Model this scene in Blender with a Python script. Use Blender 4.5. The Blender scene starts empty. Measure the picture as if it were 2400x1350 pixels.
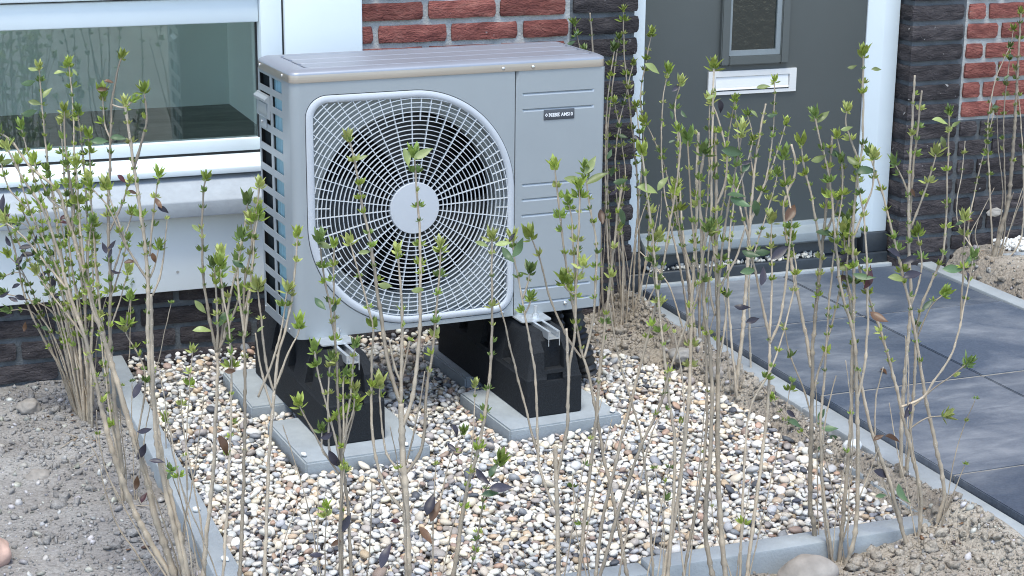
import bpy, bmesh, math, random
import numpy as np
from mathutils import Vector, Matrix, noise

random.seed(11)
rng = np.random.default_rng(11)
SC = bpy.context.scene
COL = SC.collection

# ------------------------------------------------------------------ camera
cam_d = bpy.data.cameras.new("camera")
cam_d.sensor_width = 36.0
cam_d.lens = 61.75
cam_d.clip_start = 0.05
cam_d.clip_end = 600
cam = bpy.data.objects.new("camera", cam_d)
COL.objects.link(cam)
RIGHT = Vector((0.93451, -0.35583, 0.00837))
DOWN = Vector((-0.08723, -0.25176, -0.96385))
FWD = Vector((0.34508, 0.90000, -0.26631))
m = Matrix.Identity(4)
for i in range(3):
    m[i][0], m[i][1], m[i][2] = RIGHT[i], -DOWN[i], -FWD[i]
m.translation = Vector((-0.948, -3.889, 1.466))
cam.matrix_world = m
SC.camera = cam

# ------------------------------------------------------------------ sky, sun, exposure
SUN_ELEV, SUN_AZ = math.radians(70), math.radians(205)     # veiled sun high in front of the house
world = bpy.data.worlds.new("World")
SC.world = world
world.use_nodes = True
nt = world.node_tree
sky = nt.nodes.new("ShaderNodeTexSky")
sky.sky_type = 'NISHITA'
sky.sun_disc = False
sky.sun_elevation = SUN_ELEV
sky.sun_rotation = SUN_AZ
sky.air_density = 1.0
sky.dust_density = 0.8
sky.ozone_density = 0.0
nt.links.new(sky.outputs[0], nt.nodes["Background"].inputs[0])
nt.nodes["Background"].inputs[1].default_value = 0.15

sun_d = bpy.data.lights.new("sun", 'SUN')
sun_d.energy = 1.35
sun_d.angle = math.radians(22)
sun_d.color = (1.0, 0.985, 0.86)
sun = bpy.data.objects.new("sun", sun_d)
COL.objects.link(sun)
sd = Vector((math.sin(SUN_AZ) * math.cos(SUN_ELEV), math.cos(SUN_AZ) * math.cos(SUN_ELEV), math.sin(SUN_ELEV)))
sun.rotation_euler = sd.to_track_quat('Z', 'Y').to_euler()

SC.view_settings.view_transform = 'Standard'
SC.view_settings.look = 'None'
SC.view_settings.gamma = 1
SC.view_settings.use_curve_mapping = False
SC.view_settings.exposure = 1.52
SC.cycles.filter_width = 1.05

# ------------------------------------------------------------------ helpers
def tag(o, label=None, cat=None, group=None, kind=None):
    if label: o["label"] = label
    if cat: o["category"] = cat
    if group: o["group"] = group
    if kind: o["kind"] = kind
    return o

def link(name, me, mat=None, parent=None, loc=None, rot=None):
    o = bpy.data.objects.new(name, me)
    COL.objects.link(o)
    if mat is not None and me is not None and not me.materials:
        me.materials.append(mat)
    if parent is not None: o.parent = parent
    if loc is not None: o.location = loc
    if rot is not None: o.rotation_euler = rot
    return o

def empty(name, loc=(0, 0, 0), rz=0.0):
    o = bpy.data.objects.new(name, None)
    COL.objects.link(o)
    o.location = loc
    o.rotation_euler = (0, 0, rz)
    o.empty_display_size = 0.05
    return o

def smooth(me, angle=None):
    me.polygons.foreach_set("use_smooth", [True] * len(me.polygons))
    if angle is not None:
        me.set_sharp_from_angle(angle=angle)

def from_py(name, verts, faces, sm=False, angle=None):
    me = bpy.data.meshes.new(name)
    me.from_pydata(verts, [], faces)
    me.update()
    if sm: smooth(me, angle)
    return me

def bm_mesh(name, bm, sm=False, angle=None):
    me = bpy.data.meshes.new(name)
    bmesh.ops.recalc_face_normals(bm, faces=bm.faces[:])
    bm.to_mesh(me); bm.free()
    if sm: smooth(me, angle)
    return me

def bm_box(bm, lo, hi):
    x0, y0, z0 = lo; x1, y1, z1 = hi
    v = [bm.verts.new(c) for c in ((x0,y0,z0),(x1,y0,z0),(x1,y1,z0),(x0,y1,z0),(x0,y0,z1),(x1,y0,z1),(x1,y1,z1),(x0,y1,z1))]
    return [bm.faces.new([v[i] for i in f]) for f in ((3,2,1,0),(4,5,6,7),(0,1,5,4),(1,2,6,5),(2,3,7,6),(3,0,4,7))]

def bm_prism(bm, poly, axis, a, b):
    """extrude a 2D polygon along an axis: axis 'x' poly=(y,z); 'y' poly=(x,z); 'z' poly=(x,y)"""
    def P(p, t):
        return {'x': (t, p[0], p[1]), 'y': (p[0], t, p[1]), 'z': (p[0], p[1], t)}[axis]
    A = [bm.verts.new(P(p, a)) for p in poly]; B = [bm.verts.new(P(p, b)) for p in poly]
    n = len(poly)
    bm.faces.new(A[::-1]); bm.faces.new(B)
    for i in range(n):
        bm.faces.new((A[i], A[(i+1) % n], B[(i+1) % n], B[i]))

def box(name, lo, hi, mat, parent=None, bev=0.0, seg=2):
    bm = bmesh.new(); bm_box(bm, lo, hi)
    if bev: bmesh.ops.bevel(bm, geom=bm.edges[:], offset=bev, segments=seg, affect='EDGES', profile=0.5)
    return link(name, bm_mesh(name, bm, bev > 0, math.radians(40)), mat, parent)

def prism(name, poly, axis, a, b, mat, parent=None, bev=0.0, seg=2):
    bm = bmesh.new(); bm_prism(bm, poly, axis, a, b)
    if bev: bmesh.ops.bevel(bm, geom=bm.edges[:], offset=bev, segments=seg, affect='EDGES', profile=0.5)
    return link(name, bm_mesh(name, bm, bev > 0, math.radians(40)), mat, parent)

def bm_cyl(bm, c, r, axis, h, n=20, r2=None):
    mat = Matrix.Translation(c)
    if axis == 'y': mat = mat @ Matrix.Rotation(math.radians(90), 4, 'X')
    if axis == 'x': mat = mat @ Matrix.Rotation(math.radians(90), 4, 'Y')
    bmesh.ops.create_cone(bm, cap_ends=True, segments=n, radius1=r, radius2=r if r2 is None else r2, depth=h, matrix=mat)

# ------------------------------------------------------------------ materials
def nd(nt, t, **kw):
    n = nt.nodes.new(t)
    for k, v in kw.items():
        if hasattr(n, k): setattr(n, k, v)
        else: n.inputs[k].default_value = v
    return n

def material(name, col, rough=0.6, metal=0.0, var=0.0, vscale=8.0, bump=0.0, bscale=120.0, bdetail=6.0, spec=0.5, col2=None, coat=0.0, stretch=None, bdist=0.01):
    """principled material with a two-colour noise and fine relief, object coordinates"""
    mt = bpy.data.materials.new(name); mt.use_nodes = True
    nt = mt.node_tree; b = nt.nodes["Principled BSDF"]
    b.inputs["Roughness"].default_value = rough; b.inputs["Metallic"].default_value = metal
    b.inputs["Specular IOR Level"].default_value = spec
    b.inputs["Coat Weight"].default_value = coat
    c = (*col, 1)
    tc = nd(nt, "ShaderNodeTexCoord"); src = tc.outputs["Object"]
    if stretch:
        mp = nd(nt, "ShaderNodeMapping"); mp.inputs["Scale"].default_value = stretch
        nt.links.new(src, mp.inputs[0]); src = mp.outputs[0]
    if var or col2:
        n = nd(nt, "ShaderNodeTexNoise", Scale=vscale, Detail=6.0, Roughness=0.65); nt.links.new(src, n.inputs["Vector"])
        r = nd(nt, "ShaderNodeValToRGB")
        r.color_ramp.elements[0].position, r.color_ramp.elements[1].position = 0.3, 0.7
        r.color_ramp.elements[0].color = tuple(x * (1 - var) for x in col) + (1,)
        r.color_ramp.elements[1].color = (*(col2 or tuple(min(1, x * (1 + var)) for x in col)), 1)
        nt.links.new(n.outputs["Fac"], r.inputs[0]); nt.links.new(r.outputs[0], b.inputs["Base Color"])
    else:
        b.inputs["Base Color"].default_value = c
    if bump:
        n2 = nd(nt, "ShaderNodeTexNoise", Scale=bscale, Detail=bdetail, Roughness=0.6); nt.links.new(src, n2.inputs["Vector"])
        bp = nd(nt, "ShaderNodeBump", Strength=bump, Distance=bdist); nt.links.new(n2.outputs["Fac"], bp.inputs["Height"])
        nt.links.new(bp.outputs[0], b.inputs["Normal"])
    return mt

M = {}
M['white'] = material('white_paint', (0.63, 0.685, 0.70), 0.38, var=0.03, vscale=3, bump=0.02, bscale=300)
M['white_panel'] = material('white_panel', (0.73, 0.765, 0.77), 0.5, var=0.035, vscale=2.5, bump=0.03, bscale=180)
M['alu_sill'] = material('bluestone', (0.31, 0.335, 0.36), 0.65, var=0.10, vscale=22, bump=0.10, bscale=90)
M['seal'] = material('rubber_seal', (0.012, 0.013, 0.014), 0.5)
M['dark'] = material('dark_inside', (0.006, 0.007, 0.008), 0.8)
M['door'] = material('door_paint', (0.070, 0.079, 0.077), 0.42, var=0.05, vscale=3, bump=0.10, bscale=220, bdist=0.002)
M['door_bar'] = material('weather_bar', (0.18, 0.205, 0.215), 0.45, var=0.12, vscale=9, bump=0.05)
M['plinth'] = material('dark_plinth', (0.022, 0.028, 0.035), 0.45, var=0.3, vscale=12, bump=0.1)
M['letter'] = material('letterbox_metal', (0.60, 0.59, 0.57), 0.5, metal=0.2, var=0.03, bump=0.03, bscale=60, stretch=(1, 1, 20))
M['mortar'] = material('grey_mortar', (0.34, 0.345, 0.335), 0.95, var=0.18, vscale=25, bump=0.6, bscale=160, bdist=0.006)
M['mortar_dark'] = material('dark_mortar', (0.095, 0.104, 0.112), 0.95, var=0.25, vscale=20, bump=0.6, bscale=160, bdist=0.006)
M['unit'] = material('unit_paint', (0.30, 0.328, 0.345), 0.36, metal=0.25, var=0.045, vscale=3.5, bump=0.015, bscale=900)
M['lid_rim'] = material('lid_rim', (0.36, 0.315, 0.275), 0.32, metal=0.7, var=0.12, vscale=8, stretch=(0.3, 1, 14))  # same sheet as the lid; tan reflection of the ground put into the colour
M['unit_lid'] = material('unit_lid', (0.255, 0.275, 0.315), 0.42, metal=0.3, var=0.06, vscale=5, bump=0.02, bscale=500)
M['wire'] = material('guard_wire', (0.52, 0.545, 0.565), 0.45)
M['guard'] = material('guard_plastic', (0.41, 0.43, 0.455), 0.4, var=0.02, vscale=4)
M['shroud'] = material('shroud', (0.27, 0.29, 0.28), 0.6, var=0.08, vscale=6)
M['blade'] = material('fan_blade', (0.018, 0.02, 0.021), 0.5)
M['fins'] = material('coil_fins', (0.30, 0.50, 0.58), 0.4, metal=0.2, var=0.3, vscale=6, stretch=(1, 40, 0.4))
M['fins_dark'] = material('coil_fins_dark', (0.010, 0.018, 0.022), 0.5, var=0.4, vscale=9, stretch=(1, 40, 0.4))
M['screw'] = material('zinc_screw', (0.62, 0.62, 0.62), 0.3, metal=0.9)
M['zinc'] = material('galvanised_steel', (0.60, 0.62, 0.63), 0.38, metal=0.75, var=0.12, vscale=40)
M['rubber'] = material('recycled_rubber', (0.006, 0.007, 0.009), 0.8, var=0.3, vscale=260, bump=0.7, bscale=420, bdist=0.002, col2=(0.015, 0.018, 0.022), spec=0.3)
M['badge'] = material('badge_grey', (0.055, 0.06, 0.07), 0.4)
M['print'] = material('print_white', (0.75, 0.75, 0.75), 0.5)
M['slab'] = material('concrete_slab', (0.27, 0.295, 0.31), 0.85, var=0.14, vscale=11, bump=0.25, bscale=260, bdist=0.004)
M['kerb'] = material('concrete_kerb', (0.265, 0.29, 0.305), 0.85, var=0.17, vscale=8, bump=0.3, bscale=200, bdist=0.005)
M['pipe'] = material('corrugated_pipe', (0.012, 0.013, 0.014), 0.5)
M['crumb'] = material('sandy_crumbs', (0.62, 0.58, 0.50), 0.95, var=0.15, vscale=40)
M['room'] = material('room_plaster', (0.80, 0.87, 0.84), 0.9, var=0.03, vscale=3)
M['room_floor'] = material('room_screed', (0.20, 0.205, 0.185), 0.6, var=0.4, vscale=3, stretch=(1, 3, 1))

def brick_material(name, c1, c2, c3):
    mt = bpy.data.materials.new(name); mt.use_nodes = True
    nt = mt.node_tree; b = nt.nodes["Principled BSDF"]; b.inputs["Roughness"].default_value = 0.92
    b.inputs["Specular IOR Level"].default_value = 0.25
    tc = nd(nt, "ShaderNodeTexCoord"); oi = nd(nt, "ShaderNodeObjectInfo")
    add = nd(nt, "ShaderNodeVectorMath", operation='ADD'); mul = nd(nt, "ShaderNodeVectorMath", operation='SCALE')
    mul.inputs["Scale"].default_value = 37.0
    cmb = nd(nt, "ShaderNodeCombineXYZ")
    for k in range(3): nt.links.new(oi.outputs["Random"], cmb.inputs[k])
    nt.links.new(cmb.outputs[0], mul.inputs[0]); nt.links.new(tc.outputs["Object"], add.inputs[0]); nt.links.new(mul.outputs[0], add.inputs[1])
    mp = nd(nt, "ShaderNodeMapping"); mp.inputs["Scale"].default_value = (0.55, 1, 1.7); mp.inputs["Rotation"].default_value = (0, 0.35, 0)
    nt.links.new(add.outputs[0], mp.inputs[0])
    n1 = nd(nt, "ShaderNodeTexNoise", Scale=30.0, Detail=8.0, Roughness=0.65); nt.links.new(mp.outputs[0], n1.inputs["Vector"])
    r = nd(nt, "ShaderNodeValToRGB"); e = r.color_ramp.elements
    e[0].position, e[0].color = 0.30, (*c1, 1); e[1].position, e[1].color = 0.72, (*c3, 1)
    x = e.new(0.5); x.color = (*c2, 1)
    nt.links.new(n1.outputs["Fac"], r.inputs[0])
    hsv = nd(nt, "ShaderNodeHueSaturation"); nt.links.new(r.outputs[0], hsv.inputs["Color"])
    mr = nd(nt, "ShaderNodeMapRange"); mr.inputs[3].default_value = 0.72; mr.inputs[4].default_value = 1.3
    nt.links.new(oi.outputs["Random"], mr.inputs[0]); nt.links.new(mr.outputs[0], hsv.inputs["Value"])
    # specks of lime and mortar
    n3 = nd(nt, "ShaderNodeTexNoise", Scale=55.0, Detail=4.0); nt.links.new(add.outputs[0], n3.inputs["Vector"])
    r3 = nd(nt, "ShaderNodeValToRGB"); r3.color_ramp.elements[0].position = 0.70; r3.color_ramp.elements[1].position = 0.76
    nt.links.new(n3.outputs["Fac"], r3.inputs[0])
    mx = nd(nt, "ShaderNodeMix", data_type='RGBA'); mx.inputs[7].default_value = (0.5, 0.48, 0.46, 1)
    sc = nd(nt, "ShaderNodeMath", operation='MULTIPLY'); sc.inputs[1].default_value = 0.6
    nt.links.new(r3.outputs[0], sc.inputs[0]); nt.links.new(sc.outputs[0], mx.inputs[0])
    nt.links.new(hsv.outputs[0], mx.inputs[6]); nt.links.new(mx.outputs[2], b.inputs["Base Color"])
    # folded, sanded face of a hand-moulded brick
    mq = nd(nt, "ShaderNodeMapping"); mq.inputs["Scale"].default_value = (1.0, 1.0, 2.6); mq.inputs["Rotation"].default_value = (0, 0.45, 0)
    nt.links.new(add.outputs[0], mq.inputs[0])
    w = nd(nt, "ShaderNodeTexNoise", Scale=34.0, Detail=5.0, Roughness=0.55, Distortion=1.8); nt.links.new(mq.outputs[0], w.inputs["Vector"])
    n2 = nd(nt, "ShaderNodeTexNoise", Scale=190.0, Detail=6.0, Roughness=0.7); nt.links.new(add.outputs[0], n2.inputs["Vector"])
    b1 = nd(nt, "ShaderNodeBump", Strength=0.7, Distance=0.012); nt.links.new(w.outputs["Fac"], b1.inputs["Height"])
    b2 = nd(nt, "ShaderNodeBump", Strength=0.6, Distance=0.003); nt.links.new(n2.outputs["Fac"], b2.inputs["Height"])
    nt.links.new(b1.outputs[0], b2.inputs["Normal"]); nt.links.new(b2.outputs[0], b.inputs["Normal"])
    return mt
M['brick_red'] = brick_material('red_brick', (0.105, 0.034, 0.030), (0.195, 0.066, 0.054), (0.275, 0.115, 0.092))
M['brick_dark'] = brick_material('dark_brick', (0.020, 0.018, 0.020), (0.046, 0.040, 0.042), (0.085, 0.074, 0.074))

def glass_material(name, tint, boost=1.0, rough=0.0):
    mt = bpy.data.materials.new(name); mt.use_nodes = True
    nt = mt.node_tree; nt.nodes.remove(nt.nodes["Principled BSDF"])
    tr = nd(nt, "ShaderNodeBsdfTransparent"); tr.inputs[0].default_value = (*tint, 1)
    gl = nd(nt, "ShaderNodeBsdfGlossy", Roughness=rough); gl.inputs[0].default_value = (0.95, 1.0, 0.98, 1)
    fr = nd(nt, "ShaderNodeFresnel", IOR=1.52)
    mu = nd(nt, "ShaderNodeMath", operation='MULTIPLY', use_clamp=True); mu.inputs[1].default_value = boost
    mx = nd(nt, "ShaderNodeMixShader")
    nt.links.new(fr.outputs[0], mu.inputs[0]); nt.links.new(mu.outputs[0], mx.inputs[0])
    nt.links.new(tr.outputs[0], mx.inputs[1]); nt.links.new(gl.outputs[0], mx.inputs[2])
    nt.links.new(mx.outputs[0], nt.nodes["Material Output"].inputs[0])
    return mt
M['glass'] = glass_material('window_glass', (0.88, 0.93, 0.91), 1.9)
M['door_glass'] = material('door_glass', (0.012, 0.018, 0.017), 0.04, spec=0.8, bump=0.5, bscale=42, bdist=0.003)

def objcolor_material(name, rough=0.6, vlo=0.7, vhi=1.3, bump=0.0, bscale=200, noise_amt=0.25, nscale=60.0, transl=0.0, spec=0.4):
    """base colour from the object's own colour, varied by object and by noise"""
    mt = bpy.data.materials.new(name); mt.use_nodes = True
    nt = mt.node_tree; b = nt.nodes["Principled BSDF"]; b.inputs["Roughness"].default_value = rough
    b.inputs["Specular IOR Level"].default_value = spec
    oi = nd(nt, "ShaderNodeObjectInfo"); tc = nd(nt, "ShaderNodeTexCoord")
    n = nd(nt, "ShaderNodeTexNoise", Scale=nscale, Detail=4.0); nt.links.new(tc.outputs["Object"], n.inputs["Vector"])
    mr = nd(nt, "ShaderNodeMapRange"); mr.inputs[3].default_value = vlo; mr.inputs[4].default_value = vhi
    nt.links.new(oi.outputs["Random"], mr.inputs[0])
    m2 = nd(nt, "ShaderNodeMapRange"); m2.inputs[1].default_value = 0.3; m2.inputs[2].default_value = 0.7
    m2.inputs[3].default_value = 1 - noise_amt; m2.inputs[4].default_value = 1 + noise_amt
    nt.links.new(n.outputs["Fac"], m2.inputs[0])
    mm = nd(nt, "ShaderNodeMath", operation='MULTIPLY'); nt.links.new(mr.outputs[0], mm.inputs[0]); nt.links.new(m2.outputs[0], mm.inputs[1])
    hs = nd(nt, "ShaderNodeHueSaturation"); nt.links.new(oi.outputs["Color"], hs.inputs["Color"]); nt.links.new(mm.outputs[0], hs.inputs["Value"])
    nt.links.new(hs.outputs[0], b.inputs["Base Color"])
    if bump:
        n2 = nd(nt, "ShaderNodeTexNoise", Scale=bscale, Detail=5.0); nt.links.new(tc.outputs["Object"], n2.inputs["Vector"])
        bp = nd(nt, "ShaderNodeBump", Strength=bump, Distance=0.004); nt.links.new(n2.outputs["Fac"], bp.inputs["Height"]); nt.links.new(bp.outputs[0], b.inputs["Normal"])
    if transl:
        t = nd(nt, "ShaderNodeBsdfTranslucent"); nt.links.new(hs.outputs[0], t.inputs[0])
        mx = nd(nt, "ShaderNodeMixShader"); mx.inputs[0].default_value = transl
        nt.links.new(b.outputs[0], mx.inputs[1]); nt.links.new(t.outputs[0], mx.inputs[2])
        nt.links.new(mx.outputs[0], nt.nodes["Material Output"].inputs[0])
    return mt
M['leaf'] = objcolor_material('shrub_leaf', 0.42, 0.7, 1.35, noise_amt=0.3, nscale=90, transl=0.35, spec=0.45)
M['stone_one'] = objcolor_material('pebble_stone', 0.55, 0.85, 1.15, bump=0.15, bscale=260, noise_amt=0.22, nscale=110, spec=0.35)
M['rock'] = objcolor_material('field_stone', 0.8, 1.0, 1.0, bump=0.7, bscale=60, noise_amt=0.3, nscale=18, spec=0.3)
M['tile'] = None

def stem_material():
    mt = material('shrub_bark', (0.41, 0.325, 0.235), 0.75, var=0.35, vscale=45, bump=0.4, bscale=200, col2=(0.56, 0.46, 0.34), stretch=(1, 1, 0.25), bdist=0.002)
    nt = mt.node_tree; b = nt.nodes["Principled BSDF"]
    oi = nd(nt, "ShaderNodeObjectInfo"); hs = nd(nt, "ShaderNodeHueSaturation")
    src = b.inputs["Base Color"].links[0].from_socket
    mr = nd(nt, "ShaderNodeMapRange"); mr.inputs[3].default_value = 0.62; mr.inputs[4].default_value = 1.15
    nt.links.new(oi.outputs["Random"], mr.inputs[0]); nt.links.new(mr.outputs[0], hs.inputs["Value"])
    tc = nd(nt, "ShaderNodeTexCoord")
    nb = nd(nt, "ShaderNodeTexNoise", Scale=9.0, Detail=3.0); nt.links.new(tc.outputs["Object"], nb.inputs["Vector"])
    rb = nd(nt, "ShaderNodeMapRange"); rb.inputs[1].default_value = 0.38; rb.inputs[2].default_value = 0.62; nt.links.new(nb.outputs["Fac"], rb.inputs[0])
    mg = nd(nt, "ShaderNodeMix", data_type='RGBA'); mg.inputs[7].default_value = (0.24, 0.215, 0.175, 1)
    sm_ = nd(nt, "ShaderNodeMath", operation='MULTIPLY'); sm_.inputs[1].default_value = 0.6; nt.links.new(rb.outputs[0], sm_.inputs[0])
    nt.links.new(sm_.outputs[0], mg.inputs[0]); nt.links.new(src, mg.inputs[6])
    vs_ = nd(nt, "ShaderNodeTexVoronoi", Scale=170.0); nt.links.new(tc.outputs["Object"], vs_.inputs["Vector"])
    rv = nd(nt, "ShaderNodeMapRange"); rv.inputs[1].default_value = 0.16; rv.inputs[2].default_value = 0.10; nt.links.new(vs_.outputs["Distance"], rv.inputs[0])
    mv = nd(nt, "ShaderNodeMix", data_type='RGBA'); mv.inputs[7].default_value = (0.62, 0.55, 0.45, 1)
    nt.links.new(rv.outputs[0], mv.inputs[0]); nt.links.new(mg.outputs[2], mv.inputs[6])
    nt.links.new(mv.outputs[2], hs.inputs["Color"]); nt.links.new(hs.outputs[0], b.inputs["Base Color"])
    return mt
M['stem'] = stem_material()

def pebble_joined_material():
    mt = bpy.data.materials.new('pebble_gravel'); mt.use_nodes = True
    nt = mt.node_tree; b = nt.nodes["Principled BSDF"]; b.inputs["Roughness"].default_value = 0.55; b.inputs["Specular IOR Level"].default_value = 0.35
    at = nd(nt, "ShaderNodeAttribute", attribute_name="Col"); tc = nd(nt, "ShaderNodeTexCoord")
    n = nd(nt, "ShaderNodeTexNoise", Scale=110.0, Detail=5.0, Roughness=0.65); nt.links.new(tc.outputs["Object"], n.inputs["Vector"])
    m2 = nd(nt, "ShaderNodeMapRange"); m2.inputs[1].default_value = 0.3; m2.inputs[2].default_value = 0.7; m2.inputs[3].default_value = 0.74; m2.inputs[4].default_value = 1.18
    nt.links.new(n.outputs["Fac"], m2.inputs[0])
    hs = nd(nt, "ShaderNodeHueSaturation"); nt.links.new(at.outputs["Color"], hs.inputs["Color"]); nt.links.new(m2.outputs[0], hs.inputs["Value"])
    nt.links.new(hs.outputs[0], b.inputs["Base Color"])
    n2 = nd(nt, "ShaderNodeTexNoise", Scale=260.0, Detail=4.0); nt.links.new(tc.outputs["Object"], n2.inputs["Vector"])
    bp = nd(nt, "ShaderNodeBump", Strength=0.15, Distance=0.004); nt.links.new(n2.outputs["Fac"], bp.inputs["Height"]); nt.links.new(bp.outputs[0], b.inputs["Normal"])
    return mt
M['pebbles'] = pebble_joined_material()

def soil_material():
    mt = bpy.data.materials.new('sandy_soil'); mt.use_nodes = True
    nt = mt.node_tree; b = nt.nodes["Principled BSDF"]; b.inputs["Roughness"].default_value = 0.97; b.inputs["Specular IOR Level"].default_value = 0.15
    tc = nd(nt, "ShaderNodeTexCoord")
    n = nd(nt, "ShaderNodeTexNoise", Scale=3.2, Detail=9.0, Roughness=0.7); nt.links.new(tc.outputs["Object"], n.inputs["Vector"])
    r = nd(nt, "ShaderNodeValToRGB"); e = r.color_ramp.elements
    e[0].position, e[0].color = 0.32, (0.235, 0.205, 0.175, 1); e[1].position, e[1].color = 0.68, (0.42, 0.385, 0.335, 1)
    nt.links.new(n.outputs["Fac"], r.inputs[0])
    v = nd(nt, "ShaderNodeTexNoise", Scale=150.0, Detail=5.0, Roughness=0.75); nt.links.new(tc.outputs["Object"], v.inputs["Vector"])
    m2 = nd(nt, "ShaderNodeMapRange"); m2.inputs[1].default_value = 0.3; m2.inputs[2].default_value = 0.72; m2.inputs[3].default_value = 0.7; m2.inputs[4].default_value = 1.3
    nt.links.new(v.outputs["Fac"], m2.inputs[0])
    sx = nd(nt, "ShaderNodeSeparateXYZ"); nt.links.new(tc.outputs["Object"], sx.inputs[0])
    mx_ = nd(nt, "ShaderNodeMapRange"); mx_.inputs[1].default_value = -0.4; mx_.inputs[2].default_value = 0.9; nt.links.new(sx.outputs["X"], mx_.inputs[0])
    tint = nd(nt, "ShaderNodeMix", data_type='RGBA'); tint.blend_type = 'MIX'; tint.inputs[6].default_value = (0.86, 0.90, 0.98, 1); tint.inputs[7].default_value = (1, 0.98, 0.95, 1)
    nt.links.new(mx_.outputs[0], tint.inputs[0])
    mul = nd(nt, "ShaderNodeMix", data_type='RGBA'); mul.blend_type = 'MULTIPLY'; mul.inputs[0].default_value = 1.0
    nt.links.new(r.outputs[0], mul.inputs[6]); nt.links.new(tint.outputs[2], mul.inputs[7])
    hs = nd(nt, "ShaderNodeHueSaturation"); nt.links.new(mul.outputs[2], hs.inputs["Color"]); nt.links.new(m2.outputs[0], hs.inputs["Value"])
    nt.links.new(hs.outputs[0], b.inputs["Base Color"])
    vo = nd(nt, "ShaderNodeTexVoronoi", Scale=95.0); nt.links.new(tc.outputs["Object"], vo.inputs["Vector"])
    b1 = nd(nt, "ShaderNodeBump", Strength=0.7, Distance=0.006); b1.invert = True; nt.links.new(vo.outputs["Distance"], b1.inputs["Height"])
    b2 = nd(nt, "ShaderNodeBump", Strength=0.8, Distance=0.006); nt.links.new(v.outputs["Fac"], b2.inputs["Height"]); nt.links.new(b1.outputs[0], b2.inputs["Normal"])
    nt.links.new(b2.outputs[0], b.inputs["Normal"])
    return mt
M['soil'] = soil_material()

def tile_material():
    mt = bpy.data.materials.new('anthracite_tile'); mt.use_nodes = True
    nt = mt.node_tree; b = nt.nodes["Principled BSDF"]
    tc = nd(nt, "ShaderNodeTexCoord"); oi = nd(nt, "ShaderNodeObjectInfo")
    g = nd(nt, "ShaderNodeNewGeometry")
    # slate body with fine grain, sand dust in scuffed patches
    mp = nd(nt, "ShaderNodeMapping"); mp.inputs["Scale"].default_value = (1.0, 1.5, 1); mp.inputs["Rotation"].default_value = (0, 0, 0.6)
    nt.links.new(g.outputs["Position"], mp.inputs[0])
    ng = nd(nt, "ShaderNodeTexNoise", Scale=140.0, Detail=4.0, Roughness=0.7); nt.links.new(mp.outputs[0], ng.inputs["Vector"])
    rg_ = nd(nt, "ShaderNodeValToRGB"); rg_.color_ramp.elements[0].position = 0.3; rg_.color_ramp.elements[1].position = 0.75
    rg_.color_ramp.elements[0].color = (0.036, 0.050, 0.074, 1); rg_.color_ramp.elements[1].color = (0.074, 0.096, 0.132, 1); nt.links.new(ng.outputs["Fac"], rg_.inputs[0])
    n = nd(nt, "ShaderNodeTexNoise", Scale=1.9, Detail=8.0, Roughness=0.62, Distortion=0.5); nt.links.new(mp.outputs[0], n.inputs["Vector"])
    m3 = nd(nt, "ShaderNodeMapping"); m3.inputs["Scale"].default_value = (7.0, 20.0, 1); m3.inputs["Rotation"].default_value = (0, 0, 1.0); nt.links.new(g.outputs["Position"], m3.inputs[0])
    nsw = nd(nt, "ShaderNodeTexNoise", Scale=1.0, Detail=5.0, Roughness=0.6, Distortion=0.9); nt.links.new(m3.outputs[0], nsw.inputs["Vector"])
    r = nd(nt, "ShaderNodeMapRange"); r.inputs[1].default_value = 0.43; r.inputs[2].default_value = 0.74; nt.links.new(n.outputs["Fac"], r.inputs[0])
    r2 = nd(nt, "ShaderNodeMapRange"); r2.inputs[1].default_value = 0.38; r2.inputs[2].default_value = 0.72; r2.inputs[3].default_value = 0.4; nt.links.new(nsw.outputs["Fac"], r2.inputs[0])
    mlt = nd(nt, "ShaderNodeMath", operation='MULTIPLY', use_clamp=True); nt.links.new(r.outputs[0], mlt.inputs[0]); nt.links.new(r2.outputs[0], mlt.inputs[1])
    dm = nd(nt, "ShaderNodeMix", data_type='RGBA'); dm.inputs[7].default_value = (0.31, 0.325, 0.34, 1)
    nt.links.new(mlt.outputs[0], dm.inputs[0]); nt.links.new(rg_.outputs[0], dm.inputs[6])
    hs = nd(nt, "ShaderNodeHueSaturation"); nt.links.new(dm.outputs[2], hs.inputs["Color"])
    mr = nd(nt, "ShaderNodeMapRange"); mr.inputs[3].default_value = 0.88; mr.inputs[4].default_value = 1.12
    nt.links.new(oi.outputs["Random"], mr.inputs[0]); nt.links.new(mr.outputs[0], hs.inputs["Value"])
    nt.links.new(hs.outputs[0], b.inputs["Base Color"])
    b.inputs["Roughness"].default_value = 0.55
    n2 = nd(nt, "ShaderNodeTexNoise", Scale=60.0, Detail=6.0, Roughness=0.7); nt.links.new(mp.outputs[0], n2.inputs["Vector"])
    bp = nd(nt, "ShaderNodeBump", Strength=0.16, Distance=0.004); nt.links.new(n2.outputs["Fac"], bp.inputs["Height"]); nt.links.new(bp.outputs[0], b.inputs["Normal"])
    return mt
M['tile'] = tile_material()
# ------------------------------------------------------------------ ground
def sstep(a, b, x):
    t = min(1.0, max(0.0, (x - a) / (b - a))); return t * t * (3 - 2 * t)

def gauss(x, y, cx, cy, sx, sy, a):
    return a * math.exp(-((x - cx) / sx) ** 2 - ((y - cy) / sy) ** 2)

BED = (-0.30, 1.125, -0.945, 0.76)          # gravel bed inside its edging
PATH = (1.185, 2.292)

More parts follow.
